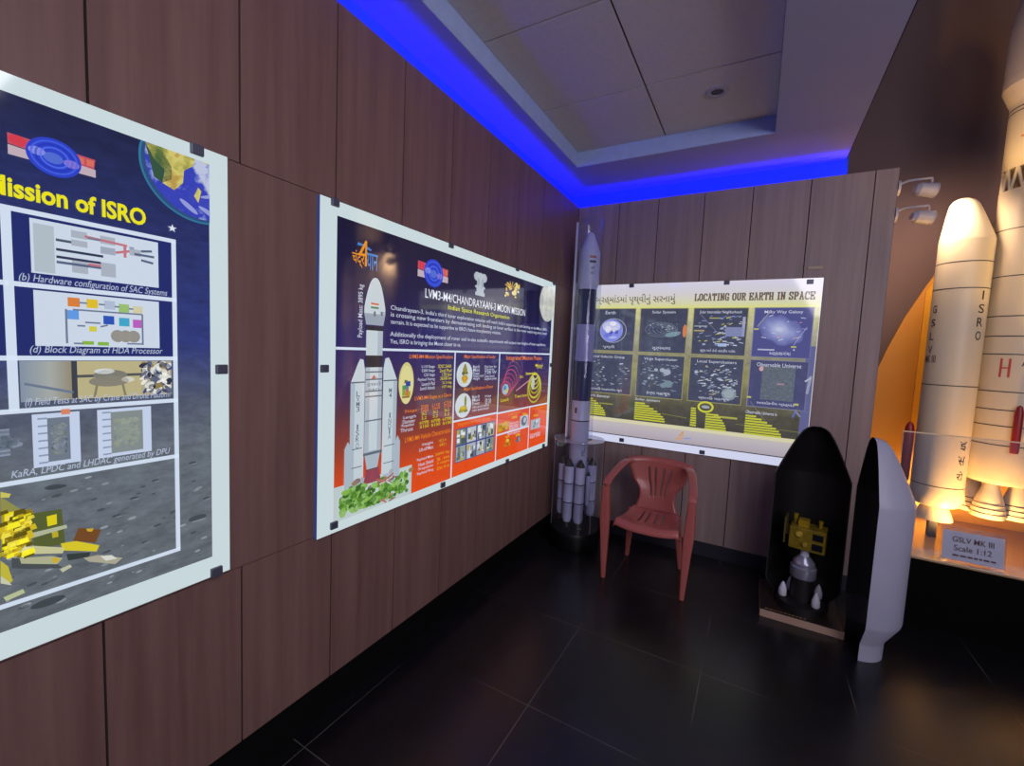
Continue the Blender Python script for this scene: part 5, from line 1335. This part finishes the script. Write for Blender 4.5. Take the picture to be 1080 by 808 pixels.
for k, ch in enumerate('ISRO'): wrap_text(bm, ch, R_, a2_, Q(2.050 - k*.085), .010 if ch == 'I' else .038, .055, 0, c=(-.295, 0))
for k, ch in enumerate(['इ', 'स', 'रो']): wrap_text(bm, ch, R_, a2_ - .02, Q(1.085 - k*.098), .045, .060, 0, c=(-.295, 0))
o = obj('booster_lettering', bm, lb, b1, recalc=False)

# acrylic guard and sign on the plinth edge
ag = thing('acrylic_guard', 'clear acrylic guard sheet standing along the front edge of the plinth', 'guard', (1.66, 3.555, .43))
bm = bmesh.new(); box(bm, -.83, .85, -.003, .003, 0, .745); obj('guard_sheet', bm, acrylic('guard_acrylic', lo=.015, hi=.3, haze=.035), ag)
bm = bmesh.new(); box(bm, -.83, .85, -.0035, .0035, .745, .752); obj('top_edge', bm, mat('guard_edge_glow', '#c9b49a', .3, emis='#b08858', estr=.25), ag)  # edge glows faintly: caught warm light put into the material

sg = thing('name_plate', 'white two-line scale sign in a clear acrylic holder at the plinth edge', 'sign', (1.185, 3.484, .43))
Ms = Matrix.Rotation(-.16, 4, 'X')
bm = bmesh.new(); box(bm, -.138, .138, -.012, -.009, .018, .215, 0, Ms); obj('holder', bm, acrylic('holder_acrylic', lo=.05, hi=.5, haze=.06), sg)
bm = bmesh.new(); box(bm, -.138, .138, -.014, .035, 0, .006); obj('holder_foot', bm, acrylic('holder_acrylic_foot', lo=.1, hi=.5, haze=.1), sg)
bm = bmesh.new(); box(bm, -.130, .130, -.0088, -.0078, .022, .190, 0, Ms)
card = obj('card', bm, mat('card_paper', '#f0e4da', .6), sg)
bm = bmesh.new()
def sign_text(body, x0_, x1_, z0_, z1_):
    vs, fs, (a, b, c, e) = text_tris(body, 1.0, bold=.012)
    nv = [bm.verts.new(Ms @ Vector((x0_ + (x1_ - x0_)*(v.x - a)/(c - a), -.0126, z0_ + (z1_ - z0_)*(v.y - b)/(e - b)))) for v in vs]
    for fc in fs:
        try: bm.faces.new([nv[k] for k in fc])
        except ValueError: pass
sign_text('GSLV MK III', -.088, .088, .128, .160); sign_text('Scale 1:12', -.080, .080, .078, .110)
x = -.085; r_ = random.Random(6)
while x < .08:
    w_ = r_.uniform(.012, .03); box(bm, x, x + w_, -.0127, -.0125, .046, .056, 0, Ms); x += w_ + .006
obj('sign_lettering', bm, mat('sign_ink', '#5a4640', .6), sg, recalc=False)

# twin spot lamps on the end of the cladding
def spot_lamp(z, lab):
    t = thing('spotlight', lab, 'light', (.709, D + .04, z), 0, 'twin white spotlights on the end of the wood wall')
    bm = bmesh.new(); tube(bm, (0, 0, 0), (.014, 0, 0), .050, .046, 24); obj('mount', bm, white_paint, t, True)
    bm = bmesh.new(); tube(bm, (.010, 0, .025), (.055, -.01, .040), .007, n=10); tube(bm, (.055, -.01, .040), (.165, -.015, .040), .007, n=10); tube(bm, (.165, -.015, .040), (.168, -.015, .008), .006, n=10); obj('arm', bm, white_paint, t, True)
    bm = bmesh.new(); c0 = Vector((.085, -.02, -.02)); dr = Vector((.95, .25, -.12)).normalized()
    tube(bm, c0, c0 + dr*.022, .024, .040, 20); tube(bm, c0 + dr*.022, c0 + dr*.105, .040, .044, 20); tube(bm, c0 + dr*.105, c0 + dr*.110, .047, .047, 20); hd = obj('lamp_head', bm, white_paint, t, True)
    bm = bmesh.new(); tube(bm, c0 + dr*.1102, c0 + dr*.1125, .040, .040, 20); obj('lens', bm, mat('spot_lens', '#e8c070', .2, emis='#ffb347', estr=1.2), hd)
    return t
spot_lamp(2.735, 'upper white spotlight of the pair fixed beside the end of the wood wall')
spot_lamp(2.565, 'lower white spotlight of the pair beside the end of the wood wall')

# ------------------------------------------------------------------ lamps
def area(name, loc, target, sx, sy, power, color, spread=PI):
    l = bpy.data.lights.new(name, 'AREA'); l.shape = 'RECTANGLE'; l.size = sx; l.size_y = sy; l.energy = power; l.color = color; l.spread = spread
    o = bpy.data.objects.new(name, l); COL.objects.link(o); o.location = loc
    o.rotation_euler = (Vector(target) - Vector(loc)).to_track_quat('-Z', 'Y').to_euler()
    return o
def spot(name, loc, target, power, color, ang, blend=.6, rad=.05):
    l = bpy.data.lights.new(name, 'SPOT'); l.energy = power; l.color = color; l.spot_size = math.radians(ang); l.spot_blend = blend; l.shadow_soft_size = rad
    o = bpy.data.objects.new(name, l); COL.objects.link(o); o.location = loc
    o.rotation_euler = (Vector(target) - Vector(loc)).to_track_quat('-Z', 'Y').to_euler()
    return o
BLUE = (.0, .002, 1.0)
def strip(name, loc, L_, along, power):
    l = bpy.data.lights.new(name, 'AREA'); l.shape = 'RECTANGLE'; l.size = L_ if along == 'x' else .03; l.size_y = .03 if along == 'x' else L_
    l.energy = power; l.color = BLUE
    o = bpy.data.objects.new(name, l); COL.objects.link(o); o.location = loc; o.rotation_euler = (PI, 0, 0)
    return o
strip('cove_light_left', (XL - .060, .85, ZT - .05), 5.6, 'y', 27)
strip('cove_light_back', (-.58, D + .060, ZT - .05), 2.0, 'x', 12)
area('room_light', (.9, .2, 2.9), (-.9, 1.9, .9), 1.6, 1.6, 36, (.96, .90, 1.0))
area('side_fill', (2.6, -.8, 2.1), (-.9, 2.8, 1.3), 1.6, 1.2, 48, (.94, .90, 1.0))  # added unseen fill from the right; lifts walls, chair and sign
WARM = (1.0, .58, .13)
spot('rocket_spot', (2.35, 2.95, 1.05), (1.34, 3.95, 2.80), 118, WARM, 45, .7, .06)
spot('base_uplight', (1.30, 3.66, .47), (1.36, 4.0, .95), 55, (1.0, .50, .13), 130, .6, .03)
area('backdrop_uplight', (1.05, 4.36, .47), (1.02, 4.5, 1.6), .5, .05, 4, (1.0, .62, .20))
spot('wall_spot', (.93, 3.80, 2.64), (1.15, 4.75, 2.0), 46, (1.0, .70, .48), 140, .8, .10)
spot('fairing_lamp', (.98, 3.62, 2.60), (1.42, 3.95, 3.45), 16, (1.0, .62, .24), 72, .7, .05)
